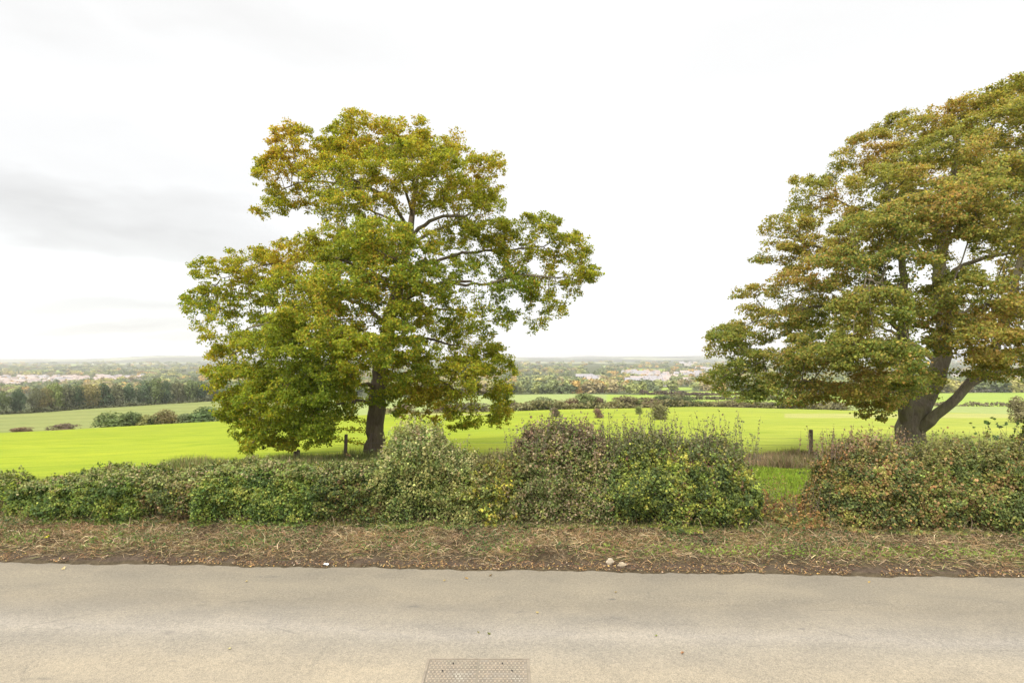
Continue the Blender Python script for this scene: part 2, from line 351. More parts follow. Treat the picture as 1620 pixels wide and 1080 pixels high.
band = ramp(nt, yn, [(0, (.268, .229, .168)), (.36, (.276, .237, .176)), (.47, (.238, .212, .170)), (.52, (.262, .235, .196)), (.58, (.218, .194, .156)), (.68, (.196, .171, .130)), (.80, (.206, .18, .135)), (.93, (.186, .162, .122))])
agg = noise_(nt, pr, 75, 2, .6); agg2 = noise_(nt, pr, 24, 3, .6); blot = noise_(nt, mapping_(nt, pr, (.6, 1.3, 1)), 1.1, 5, .6, .4)
fleck = noise_(nt, mapping_(nt, pr, (.55, 1.8, 1)), 3.2, 4, .6, .6)
c = mix_(nt, 1., band, ramp(nt, agg, [(.25, .62), (.5, 1), (.75, 1.32)]), 'MULTIPLY')
c = mix_(nt, 1., c, ramp(nt, agg2, [(.3, (.84, .85, .86)), (.7, (1.12, 1.11, 1.1))]), 'MULTIPLY')
c = mix_(nt, 1., c, ramp(nt, blot, [(.3, (.86, .87, .89)), (.7, (1.11, 1.1, 1.07))]), 'MULTIPLY')
c = mix_(nt, ramp(nt, fleck, [(.68, 0), (.74, .6)]), c, (.115, .108, .10))
geo2 = N(nt, 'ShaderNodeTexVoronoi'); geo2.inputs['Scale'].default_value = 48; L(nt, pr, geo2.inputs['Vector'])
c = mix_(nt, ramp(nt, geo2.outputs['Distance'], [(.12, .5), (.24, 0)]), c, (.09, .085, .07))
crk = N(nt, 'ShaderNodeTexVoronoi', feature='DISTANCE_TO_EDGE'); crk.inputs['Scale'].default_value = .55; L(nt, mapping_(nt, pr, (.7, 1.6, 1)), crk.inputs['Vector'])
wv_ = noise_(nt, pr, 6, 4, .6); L(nt, mapping_(nt, pr, (.7, 1.6, 1)), crk.inputs['Vector'])
cm = math_(nt, 'MULTIPLY', ramp(nt, math_(nt, 'ADD', crk.outputs['Distance'], math_(nt, 'MULTIPLY', math_(nt, 'SUBTRACT', wv_, .5), .05)), [(.0, .4), (.012, 0)]), ramp(nt, noise_(nt, pr, .9, 2, .5), [(.55, 0), (.65, 1)]))
c = mix_(nt, cm, c, (.10, .095, .08))
stn = noise_(nt, pr, 7, 5, .7, .5)
for (spx, srow, sw, sh_, am) in [(424, 911, .30, .10, .75), (655, 960, .26, .08, .7), (968, 948, .22, .06, .8), (1140, 938, .20, .07, .75), (1160, 958, .30, .07, .6), (270, 1002, .18, .12, .5), (820, 968, .25, .1, .4), (1590, 952, .28, .03, .7), (1310, 966, .3, .025, .5), (975, 978, .16, .1, .5)]:
    sY = 4 / ((srow - YH) / F); sX = (spx - 810) / F * sY
    sv = N(nt, 'ShaderNodeVectorMath', operation='SUBTRACT'); L(nt, geo.outputs['Position'], sv.inputs[0]); sv.inputs[1].default_value = (sX, sY, 0)
    sm2 = N(nt, 'ShaderNodeVectorMath', operation='MULTIPLY'); L(nt, sv.outputs[0], sm2.inputs[0]); sm2.inputs[1].default_value = (1 / sw, 1 / sh_, 0)
    sl2 = N(nt, 'ShaderNodeVectorMath', operation='LENGTH'); L(nt, sm2.outputs[0], sl2.inputs[0])
    sf = math_(nt, 'MULTIPLY', math_(nt, 'MULTIPLY', ramp(nt, sl2.outputs['Value'], [(0, 1), (1, 0)], 'EASE'), ramp(nt, stn, [(.4, 0), (.6, 1)])), am)
    c = mix_(nt, sf, c, (.085, .08, .075))
p = N(nt, 'ShaderNodeBsdfPrincipled'); p.inputs['Roughness'].default_value = .85; p.inputs['Specular IOR Level'].default_value = .25; L(nt, c, p.inputs['Base Color'])
b = N(nt, 'ShaderNodeBump'); b.inputs['Strength'].default_value = .7; b.inputs['Distance'].default_value = .012; L(nt, agg, b.inputs['Height']); L(nt, b.outputs[0], p.inputs['Normal'])
o_ = N(nt, 'ShaderNodeOutputMaterial'); L(nt, p.outputs[0], o_.inputs[0])
rowsR = [(np.full_like(xs, 5.0) - .041 * xs + (ex - (10.62 - .041 * xs)) * t + t * 5.62, np.full_like(xs, .0) + .04 * (1 - (2 * t - 1) ** 2) - .02) for t in np.linspace(0, 1, 12)]
road = tag(link('road', sheet('road', xs, rowsR, M_road)), kind='structure')
M_pave = plain_mat('pavement', (.2, .18, .14), (.3, .27, .21), 6)
pv = tag(link('pavement', mesh_np('pavement', [(-60, -14, .08), (60, -14, .08), (60, 2.54, .08), (-60, 7.46, .08), (60, 2.54, -.1), (-60, 7.46, -.1)], [(0, 1, 2, 3), (3, 2, 4, 5)], [M_pave])), kind='structure')
M_soil, nt = mat_new('verge_soil'); geo = N(nt, 'ShaderNodeNewGeometry'); pos = geo.outputs['Position']
a = N(nt, 'ShaderNodeAttribute'); a.attribute_name = 'Col'
n1 = noise_(nt, pos, 9, 5, .7, .3); n2 = noise_(nt, pos, 45, 3, .6)
c = mix_(nt, 1., a.outputs['Color'], ramp(nt, n1, [(.3, .55), (.7, 1.35)]), 'MULTIPLY'); c = mix_(nt, 1., c, ramp(nt, n2, [(.3, .7), (.7, 1.25)]), 'MULTIPLY')
p = N(nt, 'ShaderNodeBsdfPrincipled'); p.inputs['Roughness'].default_value = .95; p.inputs['Specular IOR Level'].default_value = .1; L(nt, c, p.inputs['Base Color'])
b = N(nt, 'ShaderNodeBump'); b.inputs['Strength'].default_value = 1; b.inputs['Distance'].default_value = .04; L(nt, n1, b.inputs['Height']); L(nt, b.outputs[0], p.inputs['Normal'])
o_ = N(nt, 'ShaderNodeOutputMaterial'); L(nt, p.outputs[0], o_.inputs[0])
vt = np.linspace(0, 1, 40)
def vz(X, Y):
    d = Y - edgeY(X); return np.interp(d, [-.2, 0, .04, .14, .26, .36, 1.0, 2.0, 2.9, 5], [-.06, -.006, .004, .02, .05, .11, .16, .24, .27, .22]) + (vnoise(np.stack([X, Y, X * 0], 1), 1.3, 3, 4) - .5) * .12 * np.clip((d - .3) * 3, 0, 1)
rowsV, colV = [], []
for d in list(np.linspace(-.1, .6, 16)) + list(np.linspace(.66, 3.3, 24)):
    y = ex + d; rowsV.append((y, vz(xs, y)))
    soil = np.clip(1 - np.abs(d - .15) / .15, 0, 1) if d > .05 else 0
    colV.append(np.tile(np.array([.075, .058, .035]) * (1 - soil) + np.array([.085, .062, .045]) * soil, (len(xs), 1)))
verge = tag(link('verge', sheet('verge', xs, rowsV, M_soil, np.concatenate(colV))), kind='structure')

# rough growth on the verge: dead stalks, small green weeds
def strips(P, D, length, width, colors, mat, name, bend=.3):
    n = len(P); s = unit(np.cross(D, rand_dirs(n))); l = np.reshape(length, (-1, 1)); wd = np.reshape(width, (-1, 1))
    side = rand_dirs(n) * bend * l; mid = P + D * l * .5 + side * .4; tip = P + D * l + side * .2; tip[:, 2] -= np.abs(bend * l[:, 0]) * .3
    V = np.stack([P - s * wd / 2, P + s * wd / 2, mid + s * wd * .45, mid - s * wd * .45, tip + s * wd * .1, tip - s * wd * .1], 1)
    base = np.arange(n)[:, None] * 6; Fc = np.concatenate([base + [0, 1, 2, 3], base + [3, 2, 4, 5]])
    return mesh_np(name, V.reshape(-1, 3), Fc, [mat], np.repeat(colors, 6, 0))
n = 150000; X = rng.uniform(-19, 19, n); d = rng.beta(1.3, 1.25, n) * 2.7 + .17 + (vnoise(np.stack([X, X * 0, X * 0], 1), 1.5, 3, 12) - .5) * .4
P = np.stack([X, edgeY(X) + d, np.zeros(n)], 1); P[:, 2] = vz(P[:, 0], P[:, 1]) + rng.uniform(-.01, .05, n)
D = unit(np.stack([rng.normal(size=n), rng.normal(size=n) * .8 - .35, np.abs(rng.normal(size=n)) * .4 + .02], 1))
pal = [((.09, .065, .038), 2.2), ((.36, .265, .15), 3), ((.24, .17, .095), 3), ((.45, .36, .22), 2.2), ((.12, .155, .04), 2.2), ((.31, .195, .10), 1.4)]
cc = pick_colors(P, pal, 1.7, .34, 3, 1.1)
stalks = tag(link('dead_grass', strips(P, D, rng.uniform(.06, .27, n), rng.uniform(.004, .009, n), cc, M_dry, 'dead_grass', .45)), 'tangle of cut brown dead grass and bramble stalks covering the roadside bank under the hedge', 'dead grass', kind='stuff')
n = 46000; X = rng.uniform(-19, 19, n); d = rng.uniform(.4, 2.9, n); P = np.stack([X, edgeY(X) + d, np.zeros(n)], 1)
keep = vnoise(P, 1.0, 3, 44) + .10 * (d > 2.0) + .16 * ((X > 3.6) & (d < .8)) > .505; P = P[keep]; n = len(P); P[:, 2] = vz(P[:, 0], P[:, 1]) + rng.uniform(.01, .12, n)
cc = pick_colors(P, [((.05, .085, .022), 4), ((.085, .135, .028), 3), ((.14, .21, .03), .7)], 1.2, .25, 5)
lush = (P[:, 0] > 2.5) & (P[:, 1] - edgeY(P[:, 0]) < .85); cc[lush] = cc[lush] * .4 + np.array([.20, .30, .03]) * .6
tag(link('green_weeds', leaves_mesh('green_weeds', P, unit(rand_dirs(n) + [0, -.3, 1]), rng.uniform(.025, .055, n), cc, M_hedge)), 'low green weeds and ivy leaves scattered through the brown roadside bank', 'weeds', kind='stuff')
n = 15000; X = rng.uniform(-19, 19, n); d = np.abs(rng.normal(size=n)) * .17 - .03 + (rng.random(n) < .25) * rng.uniform(0, 1.6, n)
P = np.stack([X, edgeY(X) + d, np.zeros(n)], 1); keep = (vnoise(P, .8, 3, 6) > .40); P = P[keep]; n = len(P); P[:, 2] = vz(P[:, 0], P[:, 1]) + .012 + rng.uniform(0, .02, n)
cc = pick_colors(P, [((.25, .16, .075), 3), ((.17, .10, .05), 4), ((.38, .25, .09), 1.3), ((.33, .26, .17), 1.3), ((.10, .065, .04), 3)], 2, .25, 8, 1.2)
tag(link('leaf_litter', leaves_mesh('leaf_litter', P, unit(rand_dirs(n) * .5 + [0, -.2, 1]), rng.uniform(.012, .045, n) , cc, M_dry)), 'tan and orange leaf litter strewn on the bare soil along the road edge', 'leaf litter', kind='stuff')

n = 9000; X = rng.uniform(-19, 19, n); P = np.stack([X, edgeY(X) + rng.uniform(1.75, 2.75, n), np.zeros(n)], 1); P = P[vnoise(P, .9, 3, 61) > .42]; n = len(P); P[:, 2] = vz(P[:, 0], P[:, 1])
tag(link('dry_grass', strips(P, unit(np.stack([rng.normal(size=n) * .45, rng.normal(size=n) * .3 - .25, np.ones(n)], 1)), rng.uniform(.12, .5, n), rng.uniform(.004, .009, n), pick_colors(P, [((.34, .27, .16), 3), ((.22, .16, .09), 3), ((.16, .17, .05), 2), ((.12, .08, .05), 1)], 2, .25, 62, 1), M_dry, 'dry_grass', .3)), 'upright dry stalks standing in front of the foot of the hedge', 'dry grass', kind='stuff')
# longer dead bramble arcs lying on the bank
polys = []
for i in range(95):
    x = rng.uniform(-14, 14); d0 = rng.uniform(.7, 2.6); y = edgeY(x) + d0; a = rng.uniform(0, 2 * np.pi); l = rng.uniform(.3, 1.0); k = 7
    t = np.linspace(0, 1, k); px_ = x + np.cos(a) * l * t + rng.normal() * .05 * t ** 2; py_ = y + np.sin(a) * l * t * .6; h = rng.uniform(.04, .26) * np.sin(t * np.pi) + rng.uniform(0, .3) * t * (rng.random() < .4)
    pz_ = vz(px_, py_) + .03 + h; polys.append((np.stack([px_, py_, pz_], 1), rng.uniform(.003, .007), .002))
V, Fc = stems_vf(polys, 4); cs = np.repeat(np.array([[.36, .27, .17], [.28, .19, .11], [.18, .12, .08], [.40, .33, .22]])[rng.integers(0, 4, len(polys))], 6 * 8, 0)
tag(link('bramble_stems', mesh_np('bramble_stems', V, Fc, [M_dry], cs)), 'bare pale bramble stems arching over the brown roadside bank', 'brambles', kind='stuff')

# ------------------------------------------------------------------ hedges and shrubs
GRN = [((.05, .085, .02), 3), ((.095, .145, .028), 4), ((.15, .20, .035), 3), ((.21, .23, .05), .8)]
def hedge(name, label, cat, x0, x1, tops, n, pal, size=(.03, .068), depth=.62, yc=None, ends=(.35, .35), bulge=.14, seed=1, stems=60, clump=3.4, low=.03, ybase=None, toppal=None, sprig=1.0, dens_low=1.):
    """row of leaves round a rounded cross-section; tops: [(photo px, photo row)] measured on the hedge's own line"""
    xm = (x0 + x1) / 2; yfun = (lambda x: edgeY(x) * 0 + (10.62 - .041 * x) + 2.72) if yc is None else (lambda x: x * 0 + yc)
    tx = [((a - 810) / F * yfun(np.array(0.))) for a, _ in tops]; tz = [CAMZ - (r - YH) / F * float(yfun(np.array(0.))) for _, r in tops]
    root = empty(name, (xm, float(yfun(np.array(xm))), .2), label, cat)
    n = int(n * 2.1); X = rng.uniform(x0, x1, n); th = rng.uniform(-.14, .95, n) * np.pi     # 0 = front foot, over the top, pi = back foot
    q = np.random.default_rng(seed)
    H = np.interp(X, tx, tz) + (vnoise(np.stack([X, X * 0, X * 0], 1), 2.6, 3, seed + 9) - .5) * .30 * sprig - (.09 if sprig < .5 else .05); g = vz(X, yfun(X)); 
    e = np.clip(np.minimum((X - x0) / ends[0], (x1 - X) / ends[1]), 0, 1) ** .45
    sh = 1 - (rng.random(n) ** 2.0) * .5
    Pn = np.stack([X, np.cos(th) * 2 + seed, np.sin(th) * 2], 1)
    bl = (vnoise(Pn, 1.1, 2, seed) - .5) * 3.0 * bulge + (vnoise(Pn, 3.6, 3, seed + 5) - .5) * bulge * 2.6 + rng.exponential(.022, n)
    ce, se = np.cos(th), np.sin(th); pw = .8; depth = depth * (1 + (vnoise(np.stack([X, X * 0, X * 0 + seed], 1), 1.3, 2, seed) - .5) * .6)
    dy = -np.sign(ce) * np.abs(ce) ** pw * depth * np.where(ce > 0, 1.45, 1); hz = np.where(se > 0, np.abs(se) ** .7, -.08)
    hh = (H - g - low)
    P = np.stack([X, yfun(X) + (dy * sh * (.35 + .65 * e) + dy / depth * bl), g + low + np.maximum(hh * hz * (.45 + .55 * sh) * (.35 + .65 * e) + bl * hz * .9, -.02)], 1)
    nrm = unit(np.stack([rng.normal(size=n) * .8, dy / depth * .8 + rng.normal(size=n) * .75, hz * .8 + .3 + rng.normal(size=n) * .75], 1))
    P[:, 2] += np.where((hz > .75) & (rng.random(n) < .25), rng.exponential(.05, n) * sprig, 0)
    cc = pick_colors(P, pal, clump, .27, seed, 1.0)
    if toppal is not None:
        rel = (P[:, 2] - g) / np.maximum(hh, .1); tt = rng.random(n) < np.clip((rel - .78) * 3.0, 0, .7); cc[tt] = pick_colors(P[tt], toppal, clump, .22, seed + 1, 1)
    ns = max(4, int(n / 42 * min(1, sprig + .2))); bi = rng.choice(np.where(hz > .12)[0], ns); m_ = 11; ln_ = rng.uniform(.06, .30, ns) * (.6 + hz[bi]) * sprig; dr = unit(nrm[bi] * .5 + rng.normal(size=(ns, 3)) * .35 + [0, -.1, .75])
    tt = rng.uniform(.1, 1, (ns, m_, 1)); SP = (P[bi][:, None] + dr[:, None] * ln_[:, None, None] * tt + rng.normal(size=(ns, m_, 3)) * .018).reshape(-1, 3)
    P = np.concatenate([P, SP]); nrm = np.concatenate([nrm, unit(rand_dirs(len(SP)) + [0, -.3, .4])]); cc = np.concatenate([cc, np.repeat(cc[bi], m_, 0) * rng.uniform(.85, 1.25, (len(SP), 1))]); n = len(P)
    cc = cc * [1.10, 1.05, .95]
    o = leaves_mesh(name + '_foliage', P, nrm, rng.uniform(*size, n), cc, M_hedge); link('foliage', o, root).matrix_parent_inverse = root.matrix_basis.inverted()
    polys = []
    for i in range(stems):
        x = q.uniform(x0 + .1, x1 - .1); y = float(yfun(np.array(x))) + q.uniform(-.45, .35); z = float(vz(np.array([x]), np.array([y]))[0]); top = np.interp(x, tx, tz)
        k = 6; t = np.linspace(0, 1, k); h = (top - z) * q.uniform(.55, .92)
        p = np.stack([x + np.cumsum(q.normal(size=k)) * .06, y + np.cumsum(q.normal(size=k)) * .05 * t, z - .05 + t * h], 1); polys.append((p, q.uniform(.008, .02), .004))
    V, Fc = stems_vf(polys, 5); so_ = link('stems', mesh_np(name + '_stems', V, Fc, [M_twig], smooth=True), root); so_.matrix_parent_inverse = root.matrix_basis.inverted(); so_['kind'] = 'stuff'
    return root
def shoots(root, x0, x1, z0f, hgt, count, pal, yoff=.0, seed=3, lean=.12, leaf=(.03, .055), per=14):
    """whippy new growth standing above the clipped line"""
    q = np.random.default_rng(seed); polys = []; LP = []
    for i in range(count):
        x = q.uniform(x0, x1); y = (10.62 - .041 * x) + 2.72 + yoff + q.normal() * .28; z = z0f(x) - .35; h = (q.uniform(*hgt) + .35) * (1 if q.random() < .6 else .6); k = 8
        t = np.linspace(0, 1, k); lx, ly = q.normal() * lean, q.normal() * lean
        p = np.stack([x + lx * t ** 1.5 * h + np.cumsum(q.normal(size=k)) * .012, y + ly * t ** 1.5 * h, z + h * t], 1); polys.append((p, .006, .002))
        m = int(per * h / .8) + 3; tt = q.uniform(.15, 1, m); LP.append(np.stack([np.interp(tt, t, p[:, j]) for j in range(3)], 1) + q.normal(size=(m, 3)) * .022)
    V, Fc = stems_vf(polys, 3); so_ = link('shoots', mesh_np('shoots', V, Fc, [M_twig]), root); so_.matrix_parent_inverse = root.matrix_basis.inverted(); so_['kind'] = 'stuff'
    P = np.concatenate(LP); n = len(P)
    link('shoot_leaves', leaves_mesh('shoot_leaves', P, unit(rand_dirs(n) + [0, -.4, .5]), rng.uniform(*leaf, n), pick_colors(P, pal, 2, .25, seed), M_hedge), root).matrix_parent_inverse = root.matrix_basis.inverted()
def hx(px, Y=13.34): return (px - 810) / F * Y
TOPL = [((.19, .21, .08), 3), ((.24, .23, .11), 1.6), ((.15, .19, .05), 3), ((.28, .23, .13), .5)]
hedge('clipped_hedge', 'low clipped green hedge, the piece cut off by the left edge of the photo', 'hedge', -19.5, hx(24), [(-500, 752), (0, 752), (20, 755)], 15000, GRN, seed=3, sprig=.3, toppal=TOPL, stems=60)
hedge('clipped_hedge', 'low rounded clipped green hedge with a flat grey-green top, second from the left', 'hedge', hx(12), hx(258), [(18, 768), (60, 758), (120, 750), (170, 741), (230, 741), (255, 752)], 30000, GRN, seed=5, sprig=.3, toppal=TOPL, stems=50, depth=.7)
hedge('clipped_hedge', 'narrow low hedge piece with yellowing leaves and brown dead patches, third from the left', 'hedge', hx(215), hx(360), [(225, 748), (262, 750), (300, 742), (345, 737)], 15000, [((.045, .065, .02), 2), ((.09, .12, .03), 3), ((.17, .17, .04), 2), ((.19, .14, .07), 1.0)], seed=8, sprig=.3, toppal=TOPL, stems=70)
hedge('clipped_hedge', 'long rounded glossy green hedge in front of the left tree', 'hedge', hx(318), hx(532), [(325, 738), (370, 730), (420, 727), (480, 731), (525, 738)], 27000, GRN, seed=11, sprig=.3, toppal=TOPL, stems=50, depth=.72)
hedge('clipped_hedge', 'green hedge with ivy directly below the left tree trunk', 'hedge', hx(495), hx(640), [(505, 740), (545, 731), (600, 727), (628, 724)], 17000, [((.035, .058, .016), 3), ((.075, .10, .02), 3), ((.13, .15, .035), 2), ((.10, .075, .03), 1)], seed=14, sprig=.3, toppal=TOPL, stems=50, depth=.65)
h = hedge('tall_shrub', 'tall grey-green leafy shrub mound right of the left tree trunk', 'shrub', hx(580), hx(790), [(580, 742), (618, 700), (640, 685), (665, 680), (690, 690), (715, 715), (745, 735), (775, 752)], 30000, [((.065, .10, .028), 2), ((.12, .155, .04), 3), ((.19, .215, .07), 3), ((.26, .26, .10), 1)], seed=17, depth=.7, toppal=[((.24, .25, .11), 2), ((.18, .21, .07), 2), ((.31, .28, .16), 1)], ends=(.7, .7), bulge=.18, stems=70)
shoots(h, hx(615), hx(730), lambda x: 1.95 - abs(x - hx(662)) * .55, (.15, .75), 70, [((.13, .15, .05), 2), ((.2, .2, .1), 2)], seed=4)
YEL = [((.085, .11, .03), 3), ((.16, .19, .035), 3), ((.22, .2, .08), 1.5), ((.34, .32, .05), 1.0)]
h = hedge('yellowing_shrub', 'thin low shrub with yellow maple leaves filling the dip between two taller shrubs', 'shrub', hx(715), hx(850), [(715, 748), (770, 742), (800, 735), (825, 720)], 17000, YEL, seed=21, depth=.5, ends=(.5, .5), toppal=[((.17, .15, .06), 3), ((.12, .12, .04), 2)], stems=70, size=(.035, .085), bulge=.2)
shoots(h, hx(720), hx(822), lambda x: 1.35, (.1, .5), 60, [((.15, .14, .05), 2), ((.3, .27, .05), 1)], seed=6)
PUR = [((.10, .12, .04), 3), ((.17, .145, .08), 3), ((.10, .14, .04), 3), ((.25, .20, .13), 2), ((.19, .2, .06), 1)]
h = hedge('hawthorn_shrub', 'dark brownish purple hawthorn shrub, tallest mound in the middle of the hedge', 'shrub', hx(785), hx(990), [(785, 745), (815, 708), (845, 686), (880, 672), (915, 680), (945, 692), (990, 715)], 36000, PUR, seed=24, depth=.68, ends=(.7, .8), toppal=[((.15, .115, .08), 3), ((.10, .09, .06), 2)], bulge=.15, stems=60)
shoots(h, hx(805), hx(965), lambda x: 2.2 - abs(x - hx(880)) * .35, (.15, .6), 110, [((.14, .11, .075), 2), ((.1, .11, .045), 1)], seed=9)
MIX = [((.06, .09, .03), 2.6), ((.115, .155, .036), 3.4), ((.18, .22, .045), 2.6), ((.28, .29, .055), .9), ((.14, .085, .055), .25)]
h = hedge('hawthorn_hedge', 'bushy green hawthorn and ivy hedge with thin upright shoots right of the brown shrub', 'hedge', hx(925), hx(1095), [(925, 712), (985, 702), (1020, 695), (1060, 698), (1085, 705)], 30000, MIX, seed=27, depth=.7, bulge=.16, ends=(.8, .6), toppal=[((.14, .15, .07), 2), ((.10, .12, .05), 2)], stems=60)
shoots(h, hx(950), hx(1085), lambda x: 2.05, (.15, .72), 120, [((.12, .13, .055), 2), ((.16, .14, .08), 1)], seed=12)
h = hedge('hawthorn_hedge', 'bushy green hedge end beside the gap, with lime leaves at its foot', 'hedge', hx(1045), hx(1182), [(1045, 710), (1110, 700), (1150, 706), (1168, 718), (1182, 750)], 28000, MIX, seed=31, depth=.7, ends=(.6, .5), bulge=.17, toppal=[((.14, .14, .07), 2), ((.10, .12, .05), 2)], stems=60)
shoots(h, hx(1075), hx(1195), lambda x: 1.9, (.15, .8), 90, [((.12, .13, .055), 2), ((.17, .14, .08), 1)], seed=15)
BRM = [((.24, .13, .055), 2), ((.18, .16, .05), 3), ((.12, .14, .04), 3), ((.30, .18, .07), .7)]
h = hedge('bramble', 'low rusty orange bramble with bare pale canes in the gap of the hedge', 'bramble', hx(1190), hx(1300), [(1190, 802), (1225, 812), (1265, 808), (1300, 795)], 6000, BRM, seed=33, depth=.5, stems=50, bulge=.2)
shoots(h, hx(1195), hx(1290), lambda x: .75, (.1, .5), 40, BRM, seed=18)
RUS = [((.075, .10, .035), 2.6), ((.14, .16, .045), 3), ((.24, .165, .075), 2.4), ((.30, .175, .075), .9), ((.22, .23, .06), 2.0)]
h = hedge('mixed_hedge', 'rusty brown and green hedge starting right of the gap, below the right tree', 'hedge', hx(1276), hx(1460), [(1276, 755), (1296, 716), (1320, 700), (1360, 697), (1425, 706)], 36000, RUS, seed=36, depth=.75, ends=(.6, .9), bulge=.17, toppal=[((.20, .15, .085), 3), ((.14, .14, .05), 2)], stems=60)
shoots(h, hx(1275), hx(1425), lambda x: 2.0, (.1, .4), 80, [((.2, .13, .07), 2), ((.14, .14, .05), 1)], seed=19)
RG = [((.08, .11, .035), 3), ((.14, .175, .045), 3), ((.215, .235, .06), 2), ((.24, .165, .075), 1.0)]
h = hedge('mixed_hedge', 'long green and brown hedge at the right edge of the photo', 'hedge', hx(1375), hx(1660), [(1375, 712), (1470, 706), (1540, 710), (1600, 706), (1660, 700)], 43000, RG, seed=39, depth=.72, ends=(.9, .3), bulge=.17, toppal=[((.17, .17, .06), 3), ((.14, .14, .05), 2)], stems=60)
shoots(h, hx(1420), hx(1640), lambda x: 2.0, (.1, .38), 80, [((.16, .15, .06), 2), ((.2, .22, .05), 1)], seed=20)
hedge('mixed_hedge', 'hedge running on out of the photo to the right', 'hedge', hx(1650), 22, [(1650, 700), (2300, 700)], 18000, RG, seed=42, depth=.7, stems=60)
h = hedge('hazel_shrub', 'tall leafy shrub with orange leaves rising at the right edge of the hedge', 'shrub', hx(1578), hx(1650), [(1578, 715), (1595, 685), (1612, 660), (1650, 655)], 6500, [((.06, .10, .025), 3), ((.14, .18, .04), 2), ((.35, .2, .05), 1.3)], size=(.06, .12), seed=45, depth=.4, bulge=.25, stems=25)
shoots(h, hx(1545), hx(1640), lambda x: 1.95, (.15, .7), 26, [((.06, .10, .025), 3), ((.14, .18, .04), 2)], seed=22, leaf=(.06, .12), lean=.3, per=8)
# brambly scrub between the hedge and the fence line
def scrub(name, label, x0, x1, y0, y1, n, hgt, pal, seed):
    X = rng.uniform(x0, x1, n); Y = rng.uniform(y0, y1, n); P = np.stack([X, Y, ground(X, Y)], 1)
    k = vnoise(P, .8, 3, seed); hh = hgt * np.clip(k * 2 - .35, .15, 1.2) * rng.uniform(.4, 1, n)
    D = unit(np.stack([rng.normal(size=n) * .22, rng.normal(size=n) * .22, np.ones(n)], 1))
    me = strips(P, D, hh, rng.uniform(.01, .022, n), pick_colors(P, pal, .9, .25, seed, 1), M_dry, name, .25); o = tag(link(name, me), label, 'rough grass', kind='stuff')
rgp = [((.19, .22, .07), 3), ((.26, .24, .12), 2), ((.15, .19, .055), 3), ((.24, .19, .10), 1)]
scrub('rough_grass', 'rough tall green grass and weeds along the fence line behind the left hedge', -13.6, -3.2, 20.5, 24.3, 15000, .6, rgp, 51)
scrub('rough_grass', 'dark brownish weeds behind the dip in the middle of the hedge', -4.2, 3.5, 17.0, 22.5, 15000, .8, [((.14, .12, .06), 3), ((.10, .11, .04), 3), ((.18, .14, .08), 2)], 52)
scrub('rough_grass', 'tall pinkish brown dead grass behind the gap in the hedge', 5.2, 13, 19.3, 22.8, 19000, .6, [((.26, .19, .11), 3), ((.20, .15, .09), 2), ((.14, .15, .05), 2)], 53)
scrub('rough_grass', 'yellowish green tall grass around the foot of the right tree', 11, 24, 19, 24, 18000, .7, [((.18, .17, .06), 3), ((.20, .15, .08), 1), ((.13, .16, .04), 3)], 54)
scrub('meadow_grass', 'short bright green grass seen through the gap in the hedge', 4.5, 10, 14.5, 20.3, 20000, .18, [((.20, .28, .03), 3), ((.15, .2, .03), 2)], 55)

# ------------------------------------------------------------------ fence
fence = empty('wire_fence', (0, 24, g1(0, 24)), 'old post and wire fence with dark leaning posts along the edge of the field', 'fence')
posts = [(-9.2, 24.1, .5, .02), (-9.0, 24, .55, -.03), (-7.05, 24, 1.12, .05), (-6.12, 24.6, 1.1, .01), (-3.6, 24.3, .6, .03), (.6, 24.2, .6, 0), (3.6, 24, .6, .02), (6.4, 24, .55, 0), (9.5, 24, .5, -.03), (12.62, 24, 1.02, -.01), (15.9, 24.6, .5, 0), (19, 24.6, .5, .02)]
heads = []
for (x, y, h_, ln) in posts:
    z = g1(x, y); k = 6; t = np.linspace(0, 1, k); P = np.stack([x + ln * t * h_, y + 0 * t, z - .15 + t * (h_ + .15)], 1); r = .075 if x != 12.62 else .085
    V, Fc = stems_vf([(P, r, r * .92), (np.stack([P[-1], P[-1] + [0, 0, .012]]), r * .92, .002)], 8); V += rng.normal(size=V.shape) * .003
    link('post', mesh_np('post', V, Fc, [M_post]), fence).matrix_parent_inverse = fence.matrix_basis.inverted(); heads.append((P[-1], z))
for hfrac in (.9, .55):
    pl = []
    for (a_, za), (b_, zb) in zip(heads[:-1], heads[1:]):
        A_ = np.array([a_[0], a_[1] - .08, za + hfrac * .8]); B_ = np.array([b_[0], b_[1] - .08, zb + hfrac * .8]); t = np.linspace(0, 1, 6)[:, None]; p = A_ * (1 - t) + B_ * t; p[:, 2] -= (np.sin(t[:, 0] * np.pi)) * .05; pl.append((p, .004, .004))
    V, Fc = stems_vf(pl, 4); link('wire', mesh_np('wire', V, Fc, [M_wire]), fence).matrix_parent_inverse = fence.matrix_basis.inverted()

